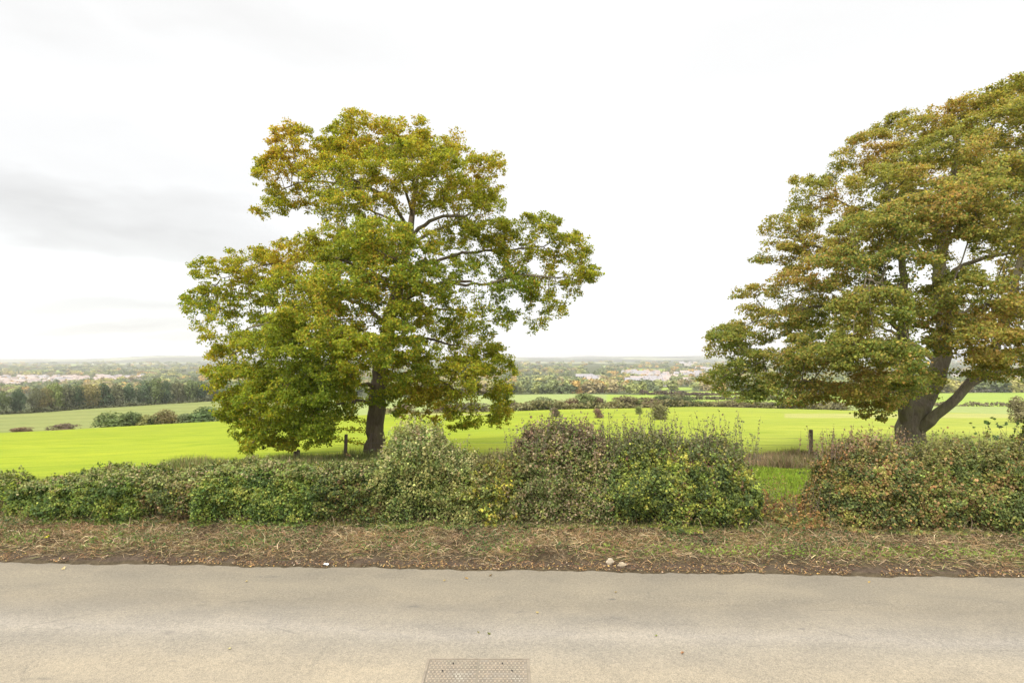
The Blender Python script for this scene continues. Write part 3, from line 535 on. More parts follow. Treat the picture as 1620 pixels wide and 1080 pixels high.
# ------------------------------------------------------------------ the two sycamores
def colonize(pts, par, rad, attr, step=.33, kill=.42, iters=170, seed=1, up=.05):
    q = np.random.default_rng(seed); P = [np.array(p) for p in pts]; par = list(par); nch = [0] * len(P)
    for p_ in par:
        if p_ >= 0: nch[p_] += 1
    PA = np.array(P); d2 = ((attr[:, None] - PA[None]) ** 2).sum(-1); ni = d2.argmin(1); nd = np.sqrt(d2.min(1)); alive = np.ones(len(attr), bool)
    for it in range(iters):
        alive &= nd > kill; ai = np.where(alive)[0]
        if len(ai) < 8: break
        idx_, inv = np.unique(ni[ai], return_inverse=True); dv = unit(attr[ai] - PA[ni[ai]]); acc = np.zeros((len(idx_), 3)); np.add.at(acc, inv, dv)
        newp, newpar = [], []
        for k, node in enumerate(idx_):
            if nch[node] >= 4:
                alive[ai[inv == k]] = False; continue
            dd = unit(acc[k] + q.normal(size=3) * .35 * np.linalg.norm(acc[k]) ** .5 * .6); dd = unit(dd + np.array([0, 0, up])); newp.append(PA[node] + dd * step); newpar.append(node); nch[node] += 1
        if not newp: break
        base_ = len(PA); NPt = np.array(newp); PA = np.concatenate([PA, NPt]); par += newpar; nch += [0] * len(newp)
        ai = np.where(alive)[0]
        for s in range(0, len(ai), 1500):
            sub = ai[s:s + 1500]; dd2 = ((attr[sub, None] - NPt[None]) ** 2).sum(-1); m = np.sqrt(dd2.min(1)); better = m < nd[sub]
            nd[sub[better]] = m[better]; ni[sub[better]] = base_ + dd2.argmin(1)[better]
    return PA, np.array(par)
def build_tree(name, label, Y0, limbs, lobes, n_attr, leafn, pal_top, pal_low, zsplit, bark, leaf=(.10, .19), seed=1, tipr=.0085, gap=.33):
    q = np.random.default_rng(seed)
    # hand-set trunk and limbs, resampled to even steps
    pts, par, rad = [], [], []
    def nearest(p): a = np.array(pts); return int(((a - p) ** 2).sum(1).argmin())
    for li, lim in enumerate(limbs):
        W = np.array([at(px, row, Y0 + dy) for px, row, dy, r in lim]); R = np.array([l[3] for l in lim]); prev = -1 if li == 0 else nearest(W[0])
        if li: W = np.concatenate([[pts[prev]], W[1:]])
        sgl = np.linalg.norm(np.diff(W, axis=0), axis=1); s = np.concatenate([[0], np.cumsum(sgl)]); m = max(2, int(s[-1] / .33)); t = np.linspace(0, s[-1], m + 1)
        Q = np.stack([np.interp(t, s, W[:, j]) for j in range(3)], 1); RR = np.interp(t, s, R)
        if m > 3: Q[1:-1] = .25 * Q[:-2] + .5 * Q[1:-1] + .25 * Q[2:]; Q[1:-1] += q.normal(size=(m - 1, 3)) * .025
        for i in range(0 if li == 0 else 1, m + 1):
            pts.append(Q[i]); par.append(prev); rad.append(RR[i] * (1 if li == 0 else .8)); prev = len(pts) - 1
    nh = len(pts)
    # attractors: small domed clumps over the upper shell of each lobe
    A = []; tot = sum(l[3] * l[4] * l[5] if False else (l[3] * l[4]) ** 1.0 * l[6] for l in lobes)
    for (px, row, dy, rx, ry, rd, wt) in lobes:
        Y = Y0 + dy; c = at(px, row, Y); ex_, ez, ey = rx / F * Y * 1.06, ry / F * Y * 1.04, rd; m = int(n_attr * rx * ry * wt / tot)
        ns = max(10, int(rx * ry / 75)); dirs = unit(q.normal(size=(ns, 3)) * [1, 1, 1] + [0, 0, .35]); sc = c + dirs * [ex_ * .78, ey * .78, ez * .76]
        sr = q.uniform(.17, .34, ns)[:, None] * np.array([(ex_ + ey) / 2, (ex_ + ey) / 2, ez * .85])
        w_ = q.integers(0, ns, m); d_ = unit(q.normal(size=(m, 3)) + [0, 0, .45]); rr = q.uniform(.45, 1, m) ** .6
        A.append(sc[w_] + d_ * sr[w_] * rr[:, None])
        m2_ = m // 12; A.append(c + unit(q.normal(size=(m2_, 3))) * [ex_, ey, ez] * q.uniform(.1, .85, (m2_, 1)))
    A = np.concatenate(A); A = A[vnoise(A * [.8, .8, 1.7], 1, 2, seed + 21) > gap]
    PA, par = colonize(pts, par, rad, A, seed=seed)
    n = len(PA); child = [[] for _ in range(n)]
    for i, p_ in enumerate(par):
        if p_ >= 0: child[p_].append(i)
    r = np.zeros(n); ex_p = 2.35
    for i in range(n - 1, -1, -1):       # children always after parents
        r[i] = tipr if not child[i] else (sum(r[c] ** ex_p for c in child[i])) ** (1 / ex_p)
        if i < nh: r[i] = max(rad[i], min(r[i], rad[i] * 1.15))
        else: r[i] = min(r[i], .085)
    main = [max(c, key=lambda k: r[k]) if c else -1 for c in child]
    tan = np.zeros((n, 3))
    for i in range(n):
        pv_ = PA[par[i]] if par[i] >= 0 else PA[i]; nx = PA[main[i]] if main[i] >= 0 else PA[i]; tan[i] = nx - pv_
    tan = unit(tan); ci = np.where(par >= 0)[0]; pi = par[ci]; ismain = np.array([main[p] == c for c, p in zip(ci, pi)])
    rA = np.where(ismain, r[pi], np.minimum(r[ci] * 1.25, r[pi])); tA = np.where(ismain[:, None], tan[pi], unit(PA[ci] - PA[pi]))
    parts = []; thick = r[ci] > .05
    for msk, sd_ in ((thick, 14), (~thick & (r[ci] > .02), 6), (r[ci] <= .02, 4)):
        if msk.any(): parts.append(tube_edges(PA[pi[msk]], PA[ci[msk]], rA[msk], r[ci[msk]], tA[msk], tan[ci[msk]], sd_))
    V, Fc = join_vf(parts); V += (vnoise(V, 2.2, 2, 3)[:, None] - .5) * .05 * np.clip(0, 1, 1)
    g = PA[0]; root = empty(name, tuple(g), label, 'tree')
    link('trunk', mesh_np(name + '_trunk', V, Fc, [bark], smooth=True), root).matrix_parent_inverse = root.matrix_basis.inverted()
    # leaves round every thin twig
    tw = np.where((r < .019) & (np.arange(n) >= nh))[0]; istip = np.array([len(child[i]) == 0 for i in tw]); wgt = np.where(istip, 1.0, .42)
    cnt = rng.poisson(wgt * leafn / wgt.sum()); src = np.repeat(tw, cnt); m = len(src)
    off = rand_dirs(m) * (rng.random((m, 1)) ** .5) * [.30, .30, .17] + [0, 0, .02]
    P = PA[src] + off
    # two thirds of them on the outer face of the clumps
    ma = int(m * 1.35); P = np.concatenate([P, A[rng.integers(0, len(A), ma)] + rand_dirs(ma) * rng.random((ma, 1)) * [.2, .2, .12]]); m = len(P)
    cen = PA[nh:].mean(0)
    outw = unit((P - cen) * [1, 1, .5]); nrm = unit(outw * .5 + [0, 0, .45] + rng.normal(size=(m, 3)) * .6)
    zz = np.clip((P[:, 2] - zsplit[0]) / (zsplit[1] - zsplit[0]) + (vnoise(P, .35, 2, seed + 7) - .5) * 1.3, 0, 1)
    ct = pick_colors(P, pal_top, .55, .22, seed + 1, 1.0); cl_ = pick_colors(P, pal_low, .55, .22, seed + 2, 1.0)
    pk = rng.random(m) < zz; cc = np.where(pk[:, None], ct, cl_)
    link('crown', leaves_mesh(name + '_crown', P, nrm, rng.uniform(*leaf, m), cc, M_leaf, .35, .95), root).matrix_parent_inverse = root.matrix_basis.inverted()
    print(name, 'nodes', n, 'leaves', m, 'trunk r', r[0])
    return root
PT = [((.235, .26, .024), 3.2), ((.34, .33, .028), 3.8), ((.41, .35, .034), 2.4), ((.39, .26, .038), .8)]
PLW = [((.165, .22, .024), 2.8), ((.235, .275, .026), 3.6), ((.32, .33, .03), 2.4), ((.38, .30, .034), .5)]
limbs1 = [
 [(592, 742, 0, .60), (592, 728, 0, .47), (592, 700, 0, .40), (593, 670, 0, .37), (597, 630, 0, .37), (604, 580, 0, .34), (613, 530, 0, .30), (623, 480, 0, .27), (634, 430, 0, .23), (645, 385, 0, .19), (651, 350, .2, .14), (655, 312, .3, .10), (662, 275, .3, .06)],
 [(594, 645, 0, .1), (578, 632, -.6, .085), (560, 635, -1.2, .07), (540, 640, -1.8, .055), (505, 640, -2.6, .04)],
 [(560, 635, -1.2, .05), (556, 648, -1.4, .04), (545, 660, -1.8, .03)],
 [(622, 485, 0, .16), (645, 470, -.5, .13), (672, 458, -1, .11), (700, 447, -1.4, .09), (745, 445, -1.8, .06)],
 [(647, 375, 0, .12), (675, 352, -.6, .10), (700, 342, -1, .08), (735, 342, -1.4, .06)],
 [(648, 392, 0, .10), (672, 372, .6, .09), (700, 360, 1.2, .07), (740, 350, 2, .04)],
 [(650, 362, 0, .12), (632, 335, -.5, .11), (612, 315, -1, .10), (590, 298, -1.4, .07), (560, 285, -2, .05)],
 [(650, 372, 0, .08), (625, 350, .8, .07), (590, 335, 2, .05), (550, 320, 3, .04)],
 [(590, 298, -1.4, .07), (545, 292, -1, .055), (490, 285, -.2, .04), (445, 300, .1, .03), (428, 325, 0, .02)],
 [(560, 420, -1.6, .08), (500, 408, -1.2, .06), (440, 415, -.2, .045), (390, 425, .4, .03), (350, 440, .4, .02)],
 [(652, 345, .2, .09), (646, 315, -.4, .08), (635, 285, -.8, .06), (625, 262, -1, .04)],
 [(654, 322, .2, .08), (668, 295, -.3, .07), (685, 280, -.6, .05), (705, 268, -.8, .04)],
 [(600, 605, 0, .14), (640, 588, -.7, .11), (670, 592, -1.2, .10), (700, 602, -1.8, .08), (730, 622, -2.2, .05)],
 [(610, 545, 0, .11), (645, 536, -.5, .09), (680, 535, -1, .07), (710, 545, -1.4, .05)],
 [(628, 460, 0, .13), (600, 440, -.6, .11), (560, 420, -1.6, .09), (510, 400, -2.4, .06)],
 [(617, 515, 0, .13), (570, 480, .6, .11), (510, 455, 1.2, .09), (440, 440, 1.6, .06), (370, 440, 1.6, .035)],
 [(604, 580, 0, .13), (550, 540, -1.2, .11), (500, 515, -2.2, .09), (440, 505, -3, .06), (390, 520, -3.2, .035)],
 [(600, 600, 0, .12), (590, 560, -1.6, .10), (570, 540, -3.4, .08), (540, 540, -4.8, .05)],
 [(598, 615, 0, .11), (540, 600, -2, .09), (480, 600, -3, .07), (420, 620, -3.4, .04)],
 [(604, 580, 0, .12), (615, 555, 2, .1), (600, 530, 4, .07), (560, 520, 5.5, .04)],
 [(614, 525, 0, .12), (650, 500, 2, .1), (690, 490, 3.6, .07), (740, 490, 4.4, .04)],
 [(636, 420, 0, .11), (670, 420, .8, .1), (730, 400, 1, .08), (800, 395, .6, .06), (860, 390, .2, .035)],
 [(700, 447, -1.4, .07), (770, 450, -1, .07), (820, 435, -.6, .055), (870, 438, -.2, .04), (905, 440, 0, .025)],
 [(622, 485, 0, .12), (640, 450, -2.4, .1), (640, 425, -4.2, .06), (625, 410, -5, .04)],
]
lobes1 = [
 (635, 318, -1.8, 44, 22, 1.1, .55), (590, 325, -2.4, 40, 24, 1.2, .8), (690, 318, -1.6, 40, 18, 1.0, .45), (670, 440, -3.2, 46, 30, 1.4, .8), (660, 385, -3.4, 34, 24, 1.2, .6), (650, 560, -4, 50, 30, 1.4, .7), (350, 580, -1, 28, 30, 1.1, .8), (400, 700, -2.8, 30, 18, 1.0, .9),  # px,row,dY,rx,ry,rdepth,weight
 (590, 218, 0, 66, 42, 1.8, 1), (548, 232, .8, 38, 36, 1.3, 1), (645, 220, 0, 50, 34, 1.6, 1), (700, 238, .6, 44, 38, 1.6, .9), (632, 262, -2.6, 62, 40, 1.5, 1.1), (690, 275, -2.2, 52, 42, 1.6, 1.1),
 (478, 238, .3, 58, 36, 1.7, 1), (440, 280, .2, 44, 40, 1.5, 1), (520, 280, -1.6, 55, 42, 1.6, .9), (432, 330, 0, 34, 22, 1.0, .75), (500, 330, 1.2, 40, 20, 1.0, .4), (560, 260, 2.6, 60, 45, 1.6, .8), (660, 270, 3.4, 70, 50, 1.6, .3),
 (775, 375, .3, 40, 34, 1.4, .9), (735, 375, -.8, 40, 28, 1.3, .7), (690, 330, 1.6, 40, 26, 1.3, .4), (700, 410, -1.6, 44, 22, 1.2, .45), (790, 425, .2, 44, 30, 1.4, .7), (770, 285, 0, 45, 42, 1.6, 1.1), (735, 320, 1.6, 50, 42, 1.6, .6), (775, 345, -.5, 38, 42, 1.5, .9), (720, 390, 1.8, 50, 35, 1.5, .5), (545, 335, -2.4, 60, 32, 1.4, .7),
 (600, 385, -4.2, 66, 42, 1.8, 1.2), (530, 395, -2.6, 58, 36, 1.7, 1.1), (470, 410, -1.2, 56, 32, 1.7, 1.1), (560, 400, 3.5, 70, 40, 1.8, .6),
 (400, 425, .5, 52, 32, 1.7, 1.1), (348, 440, .4, 44, 38, 1.6, 1.1), (330, 490, .2, 40, 38, 1.5, 1.2), (365, 530, -.8, 46, 42, 1.6, 1.2), (420, 480, 1.6, 60, 42, 1.8, 1),
 (470, 460, -2.6, 58, 42, 1.8, 1.1), (540, 460, -4.2, 66, 44, 1.9, 1.2), (610, 450, -4.4, 58, 46, 1.8, 1.1), (500, 530, -4.8, 76, 46, 2, 1.25), (430, 555, -3.4, 62, 48, 1.9, 1.2), (565, 555, -5.4, 58, 42, 1.8, 1.1),
 (385, 610, -2.4, 50, 44, 1.7, 1.6), (382, 668, -2.6, 36, 36, 1.3, 1.6), (450, 630, -3.6, 62, 46, 1.8, 1.6), (430, 690, -3.2, 48, 26, 1.3, 1.5), (500, 672, -3.2, 44, 38, 1.5, 1.5), (420, 650, 1.5, 60, 46, 1.8, .9), (520, 610, -4.2, 52, 44, 1.7, 1.1), (480, 560, 3.2, 76, 60, 2, .7), (560, 600, 4.4, 60, 50, 2, .45), (470, 640, 1.2, 60, 44, 1.6, .6), (545, 660, -1.8, 22, 20, 1, .7),
 (640, 520, -4.2, 44, 46, 1.6, 1), (640, 590, -3.6, 44, 36, 1.5, 1.05), (640, 635, -2.6, 44, 30, 1.3, 1.1), (690, 640, -2.2, 42, 32, 1.3, 1), (720, 600, -2.4, 48, 40, 1.6, 1.0), (775, 590, -.8, 38, 52, 1.5, 1.35), (790, 640, -.4, 26, 36, 1.1, 1.3), (740, 660, -1.2, 36, 26, 1.0, .75), (722, 685, -1, 18, 14, .6, .8), (790, 665, -.4, 22, 18, .7, .7),
 (700, 500, -2.6, 52, 42, 1.6, .5), (750, 520, -1.4, 56, 44, 1.7, .6), (680, 470, 3.6, 62, 50, 1.8, .22), (740, 560, 3.0, 60, 50, 1.8, .2), (740, 450, -1.2, 50, 36, 1.5, .35), (805, 460, -.4, 46, 40, 1.5, .7), (830, 505, -.2, 40, 24, 1.1, .6),
 (850, 372, .2, 46, 36, 1.5, 1.15), (895, 400, .2, 38, 38, 1.4, 1.15), (915, 440, 0, 32, 34, 1.2, 1), (870, 460, .3, 46, 34, 1.3, .7), (885, 492, 0, 30, 14, .8, .55), (810, 400, .6, 40, 36, 1.4, .7), (845, 420, 1, 46, 30, 1.4, .5),
]
build_tree('sycamore_tree', 'broad autumn sycamore with one straight dark trunk, standing left of centre', 25.0, limbs1, lobes1, 11500, 190000, PT, PLW, (2.5, 12.0), M_bark_dark, seed=3, leaf=(.055, .10))
limbs2 = [
 [(1437, 742, 0, .60), (1437, 725, 0, .50), (1438, 700, 0, .46), (1441, 672, 0, .48), (1449, 652, 0, .46), (1462, 630, .3, .38), (1478, 605, .5, .36), (1490, 575, .6, .32), (1496, 530, .7, .28), (1488, 470, .7, .25), (1484, 430, .6, .23), (1492, 390, .5, .20), (1502, 340, .3, .16), (1508, 280, .2, .12), (1515, 220, .2, .07)],
 [(1438, 680, 0, .36), (1432, 655, -.2, .33), (1432, 625, -.4, .33), (1432, 590, -.5, .28), (1430, 550, -.6, .24), (1428, 500, -.8, .2), (1432, 450, -1, .17), (1425, 400, -1.2, .14), (1410, 340, -1.4, .1), (1400, 290, -1.4, .06)],
 [(1446, 690, -.3, .28), (1468, 668, -.6, .27), (1495, 645, -.8, .24), (1518, 620, -.9, .21), (1537, 602, -1, .18), (1580, 590, -1, .14), (1640, 580, -1, .1), (1720, 565, -1, .06)],
 [(1530, 608, -1, .17), (1562, 570, -.6, .17), (1590, 520, -.3, .17), (1603, 470, 0, .16), (1610, 425, 0, .15), (1630, 370, .2, .14), (1650, 310, .3, .1), (1660, 250, .3, .07)],
 [(1432, 610, -.4, .14), (1405, 622, -1.2, .1), (1370, 622, -2, .08), (1320, 612, -2.6, .06), (1270, 600, -2.6, .04)],
 [(1432, 570, -.5, .15), (1400, 555, -1, .13), (1360, 548, -1.4, .11), (1300, 545, -1.6, .08), (1230, 560, -1.4, .05), (1180, 585, -1.2, .03)],
 [(1436, 600, -1, .12), (1450, 575, -2, .11), (1466, 552, -2.8, .1), (1478, 530, -3.4, .07)],
 [(1430, 530, -.7, .13), (1390, 490, -.6, .11), (1330, 480, -.2, .09), (1260, 490, 0, .06), (1190, 510, 0, .03)],
 [(1430, 470, -1, .12), (1380, 430, -.8, .1), (1320, 400, -.4, .08), (1260, 380, 0, .05)],
 [(1484, 430, .6, .12), (1440, 380, 1.2, .1), (1390, 350, 1.6, .08), (1330, 320, 1.6, .05), (1290, 310, 1.4, .03)],
 [(1486, 445, .6, .12), (1520, 420, 0, .11), (1560, 408, -.6, .09), (1600, 400, -1, .06)],
 [(1495, 370, .4, .1), (1460, 320, .6, .08), (1420, 270, .6, .06), (1390, 250, .4, .04)],
 [(1505, 310, .3, .1), (1540, 250, 0, .08), (1570, 200, -.2, .05)],
 [(1610, 425, 0, .12), (1680, 380, .3, .1), (1750, 330, .3, .07), (1800, 300, .3, .04)],
 [(1603, 470, 0, .12), (1680, 450, 0, .1), (1760, 440, 0, .07), (1830, 440, 0, .04)],
 [(1496, 530, .7, .13), (1520, 500, 2.6, .1), (1540, 480, 4.4, .07), (1560, 470, 6, .04)],
 [(1490, 575, .6, .12), (1440, 540, 2.6, .1), (1400, 520, 4.4, .07), (1370, 510, 5.6, .04)],
 [(1428, 500, -.8, .13), (1410, 470, -2.6, .1), (1390, 450, -4.2, .07), (1370, 440, -5.2, .04)],
 [(1590, 520, -.3, .12), (1580, 490, -2.4, .1), (1560, 480, -4.2, .07)],
 [(1496, 540, .7, .12), (1500, 500, -2, .1), (1500, 470, -4, .06)],
]
lobes2 = [
 (1140, 528, .2, 34, 16, 1.1, 1.1), (1140, 600, -.6, 34, 16, 1.1, 1), (1150, 560, .4, 40, 24, 1.2, .8),
 (1150, 535, -.4, 38, 24, 1.3, 1.1), (1195, 470, .2, 44, 20, 1.2, 1.1), (1215, 515, 0, 60, 32, 1.6, 1), (1165, 590, -1, 52, 26, 1.4, 1), (1165, 622, -1, 40, 18, 1.1, .9), (1225, 580, -1.4, 60, 36, 1.6, 1), (1240, 625, -1.8, 56, 22, 1.3, .9), (1290, 560, -2.2, 56, 38, 1.7, .9), (1300, 625, -2.2, 50, 28, 1.4, .9),
 (1230, 405, .4, 40, 22, 1.2, 1), (1250, 360, .6, 44, 26, 1.3, 1), (1290, 400, -.4, 50, 28, 1.5, .9), (1285, 312, 1.2, 44, 30, 1.5, 1), (1285, 285, 1.6, 34, 18, 1.1, .9), (1340, 345, .2, 48, 26, 1.5, .8), (1275, 445, -.6, 60, 26, 1.5, .9), (1300, 500, .4, 60, 36, 1.8, .85),
 (1370, 245, .8, 52, 36, 1.6, 1.1), (1340, 275, 1.4, 40, 30, 1.4, .8), (1430, 260, -.6, 56, 36, 1.6, .9), (1440, 208, .6, 56, 32, 1.6, 1.1), (1500, 190, .3, 50, 30, 1.5, 1.1), (1560, 178, 0, 48, 34, 1.5, 1.2), (1608, 158, -.4, 44, 34, 1.5, 1.3), (1590, 200, -1.6, 56, 40, 1.7, 1.2), (1510, 240, -2, 60, 34, 1.6, 1), (1400, 290, -2, 60, 30, 1.6, .8),
 (1380, 370, -3.2, 72, 40, 1.9, 1.15), (1330, 430, -3, 60, 36, 1.7, 1.1), (1450, 345, -4, 60, 36, 1.8, 1.1), (1420, 425, -4.2, 50, 30, 1.6, .9), (1520, 320, -4, 60, 44, 1.8, 1), (1580, 290, -3.4, 60, 40, 1.8, 1.1), (1590, 360, -4.6, 56, 38, 1.8, 1.05), (1520, 390, -4, 50, 28, 1.5, .8),
 (1370, 490, -4.2, 62, 36, 1.8, 1), (1340, 560, -4.4, 62, 34, 1.7, 1.05), (1395, 575, -5, 62, 36, 1.7, 1.15), (1370, 620, -3.8, 50, 32, 1.5, 1.1), (1378, 650, -3, 36, 16, 1.0, .95), (1420, 620, -3.4, 36, 30, 1.3, 1.0), (1445, 610, -2.6, 34, 26, 1.1, .8), (1470, 500, -3.6, 50, 26, 1.4, .9), (1530, 460, -4.2, 50, 32, 1.6, .95), (1540, 545, -4.2, 60, 34, 1.7, 1.15), (1590, 510, -4.6, 54, 36, 1.7, 1), (1600, 560, -3.4, 50, 26, 1.5, 1), (1560, 590, -2.4, 40, 12, 1.1, .7), (1465, 640, -1.6, 26, 14, .8, .5),
 (1430, 500, 4.4, 80, 50, 2.2, .3), (1540, 480, 5, 70, 50, 2.2, .22), (1420, 380, 4.4, 70, 50, 2.2, .25), (1530, 360, 5, 70, 50, 2.2, .22), (1340, 540, 3.8, 60, 40, 2, .3), (1620, 440, 4.4, 60, 50, 2.2, .2), (1480, 290, 3, 80, 50, 2, .6), (1600, 250, 3, 80, 60, 2, .6), (1620, 600, -1.4, 46, 14, 1.2, .7),
 (1665, 150, 0, 70, 50, 2, .8), (1740, 170, 0, 70, 50, 2, .6), (1700, 260, -2, 80, 60, 2.2, .6), (1800, 260, 0, 70, 60, 2.2, .6), (1850, 360, 0, 60, 60, 2.2, .6), (1760, 380, -2.5, 80, 60, 2.2, .6), (1680, 370, -3, 70, 60, 2.2, .6), (1860, 470, 0, 60, 50, 2, .6), (1780, 500, -2, 80, 50, 2, .6), (1690, 490, -3, 70, 50, 2, .7), (1700, 580, -2, 70, 26, 1.6, .7), (1820, 560, 0, 70, 36, 1.8, .6), (1740, 440, 3.5, 90, 80, 2.2, .4),
]
PT2 = [((.225, .235, .05), 3), ((.31, .295, .062), 3.8), ((.375, .31, .075), 2.6), ((.37, .25, .075), 1.0)]
PL2 = [((.15, .19, .042), 2.8), ((.22, .24, .05), 3.6), ((.30, .285, .062), 2.6), ((.36, .27, .07), .8)]
build_tree('sycamore_tree', 'larger spreading sycamore with a forked grey trunk, cut off by the right edge', 23.0, limbs2, lobes2, 15500, 185000, PT2, PL2, (1.5, 11.0), M_bark, seed=5, leaf=(.055, .098), gap=.37)

# ------------------------------------------------------------------ distant trees, bushes
def crown_mesh(name, n, lobes=7, flat=.8, size=.09, seed=1, skirt=True, mat=None, trunk=False):
    """unit crown: height 1, width about 1, foot at z 0"""
    q = np.random.default_rng(seed); lobes = lobes + 5; ang = q.uniform(0, 2 * np.pi, lobes); rr = q.uniform(.05, .30, lobes); cz = q.uniform(.3, .74, lobes) - rr * .5; cz[0] = .68; rr[0] = .05
    C = np.stack([np.cos(ang) * rr, np.sin(ang) * rr, cz], 1); R = q.uniform(.15, .27, lobes); w_ = q.integers(0, lobes, n); d = unit(q.normal(size=(n, 3)) + [0, 0, .35])
    P = C[w_] + d * R[w_][:, None] * q.uniform(.75, 1.03, (n, 1)); P[:, 2] *= flat / .8
    if skirt:
        k = P[:, 2] > .1; low = q.random(n) < .22; P[low, 2] = np.abs(P[low, 2]) * q.uniform(.05, .8, low.sum())
    P[:, 2] = np.clip(P[:, 2], .02, 1.05); nrm = unit(d + q.normal(size=(n, 3)) * .35)
    lobecol = q.uniform(.75, 1.3, lobes)[w_][:, None]; f = vnoise(P, 4, 2, seed); cc = np.ones((n, 3)) * (.72 + .56 * f[:, None]) * lobecol * np.exp(q.normal(size=(n, 1)) * .13)
    me = leaves_mesh(name, P, nrm, q.uniform(.6, 1.3, n) * size, cc, mat or M_far, .3, 1.0); return me
trunk_unit = None
def unit_trunk():
    V, Fc = stems_vf([(np.array([[0, 0, -.05], [0, .0, .2], [.02, 0, .5], [.0, .01, .7]]), .035, .015), (np.array([[0, 0, .3], [.1, .02, .5], [.16, .03, .62]]), .018, .008), (np.array([[0, 0, .28], [-.1, -.02, .48], [-.15, -.05, .6]]), .018, .008)], 6)
    return mesh_np('small_trunk', V, Fc, [M_twig], smooth=True)
TR = unit_trunk(); CR = [crown_mesh('crown_shape', 2600, 10, .8, .05, s) for s in (1, 2, 3, 4, 5)]; BU = [crown_mesh('bush_shape', 2200, 8, .8, .055, s) for s in (11, 12, 13)]
def small_tree(name, label, cat, X, Y, hgt, wid, col, group, k, lib=None, z=None):
    z = g1(X, Y) if z is None else z; r = empty(name, (X, Y, z - .05), label, cat, group); r.scale = (wid, wid, hgt); r.rotation_euler = (0, 0, rng.uniform(0, 6.28))
    lib = lib or CR; c_ = link('crown' if cat == 'tree' else 'foliage', lib[k % len(lib)], r); c_.color = (*col, 1); link('trunk' if cat == 'tree' else 'stem', TR, r); return r
# tree belt below the village, on the left; two staggered ranks
DG, OL, OR, YG, BR = (.062, .088, .045), (.10, .125, .048), (.16, .14, .055), (.15, .18, .055), (.10, .105, .055)
belt = [(-170, 56, DG), (-140, 52, OL), (-112, 56, DG), (-85, 54, BR), (-58, 55, OL), (-30, 54, DG), (4, 44, OL), (30, 46, DG), (58, 47, BR), (72, 44, OR), (90, 52, YG), (104, 47, BR), (122, 48, DG), (143, 47, OR), (163, 45, DG), (184, 44, BR), (205, 42, DG), (228, 44, DG), (246, 50, OL), (262, 43, DG), (282, 41, BR), (300, 42, OL), (318, 38, DG), (336, 35, BR), (356, 36, OL), (378, 36, DG), (402, 36, OL), (428, 36, BR), (455, 36, DG), (482, 35, OL)]
names = {DG: 'dark green', OL: 'olive green', OR: 'orange-brown', YG: 'yellow-green', BR: 'dull brown'}
ordw = ['first', 'second', 'third', 'fourth', 'fifth', 'sixth', 'seventh', 'eighth', 'ninth', 'tenth', 'eleventh', 'twelfth', 'thirteenth', 'fourteenth', 'fifteenth', 'sixteenth', 'seventeenth', 'eighteenth', 'nineteenth', 'twentieth', 'twenty-first']
vis = 0
for i, (px, hp, c_) in enumerate(belt):
    Y = np.interp(px, [-200, 0, 350, 520], [238, 254, 335, 385]) + 4; X = (px - 810) / F * Y; hg = hp / F * Y
    if -10 <= px <= 345: lab = f'{names[c_]} tree in the tree belt below the village, {ordw[vis]} from the left edge'; vis += 1
    elif px < 0: lab = f'{names[c_]} belt tree, {ordw[i]} along the part beyond the left edge'
    else: lab = f'{names[c_]} belt tree hidden behind the left sycamore, {ordw[i - 24]} in the hidden run'
    small_tree('belt_tree', lab, 'tree', X, Y, hg, hg * rng.uniform(.62, .8), tuple(np.array(c_) * rng.uniform(.9, 1.1) * 1.25), 'trees of the dark belt at the far side of the sloping field', i)
bm = []
def quick_lump(P0, hgt, wid, n, size, col, q, lobes=5):
    ang = q.uniform(0, 6.28, lobes); rr = q.uniform(0, .3, lobes); C = np.stack([np.cos(ang) * rr, np.sin(ang) * rr, q.uniform(.35, .68, lobes)], 1); R = q.uniform(.2, .34, lobes)
    w_ = q.integers(0, lobes, n); d = unit(q.normal(size=(n, 3)) + [0, -.15, .25]); P = (C[w_] + d * R[w_][:, None] * q.uniform(.85, 1.05, (n, 1)))
    P[:, 2] = np.abs(P[:, 2]); P = P * [wid, wid, hgt] + P0; return P, unit(d + q.normal(size=(n, 3)) * .3), q.uniform(.7, 1.3, n) * size, col * np.exp(q.normal(size=(n, 1)) * .16)
# bushes along the crest, left
GB, RB = (.10, .13, .045), (.12, .085, .05)
for j, (px, rt, rb, wpx, c_, lab) in enumerate([(33, 674, 686, 32, (.15, .10, .06), 'small reddish brown bush on the field edge, nearest the left edge'), (100, 669, 682, 42, (.10, .075, .05), 'low dark brown bush on the field edge, second from the left'),
      (178, 650, 678, 58, GB, 'large rounded green bush on the left field edge'), (208, 648, 676, 34, (.08, .105, .04), 'upright dark green bush touching the large rounded bush'), (228, 655, 674, 30, (.17, .17, .06), 'small yellowish green bush in the dip of the crest hedge'), (262, 646, 672, 44, (.14, .115, .05), 'rounded bush with orange patches on the left field edge'), (245, 656, 673, 26, (.08, .10, .04), 'small dark green bush left of the orange patched bush'), (293, 653, 671, 34, (.09, .11, .05), 'dull green bush right of the orange patched bush'),
      (330, 642, 670, 54, (.075, .11, .04), 'big dark green bush beside the left sycamore crown'), (368, 644, 668, 48, (.09, .11, .04), 'green bush seen behind the edge of the left sycamore')]):
    Y = np.interp(px, [0, 350], [87, 103]); X = (px - 810) / F * Y; z = g1(X, Y); top = CAMZ - (rt - YH) / F * Y
    small_tree('field_bush', lab, 'bush', X, Y, (top - z) * 1.08, wpx / F * Y * 1.15, tuple(np.array(c_) * 1.25), 'bushes along the far edge of the bright field', j, BU)
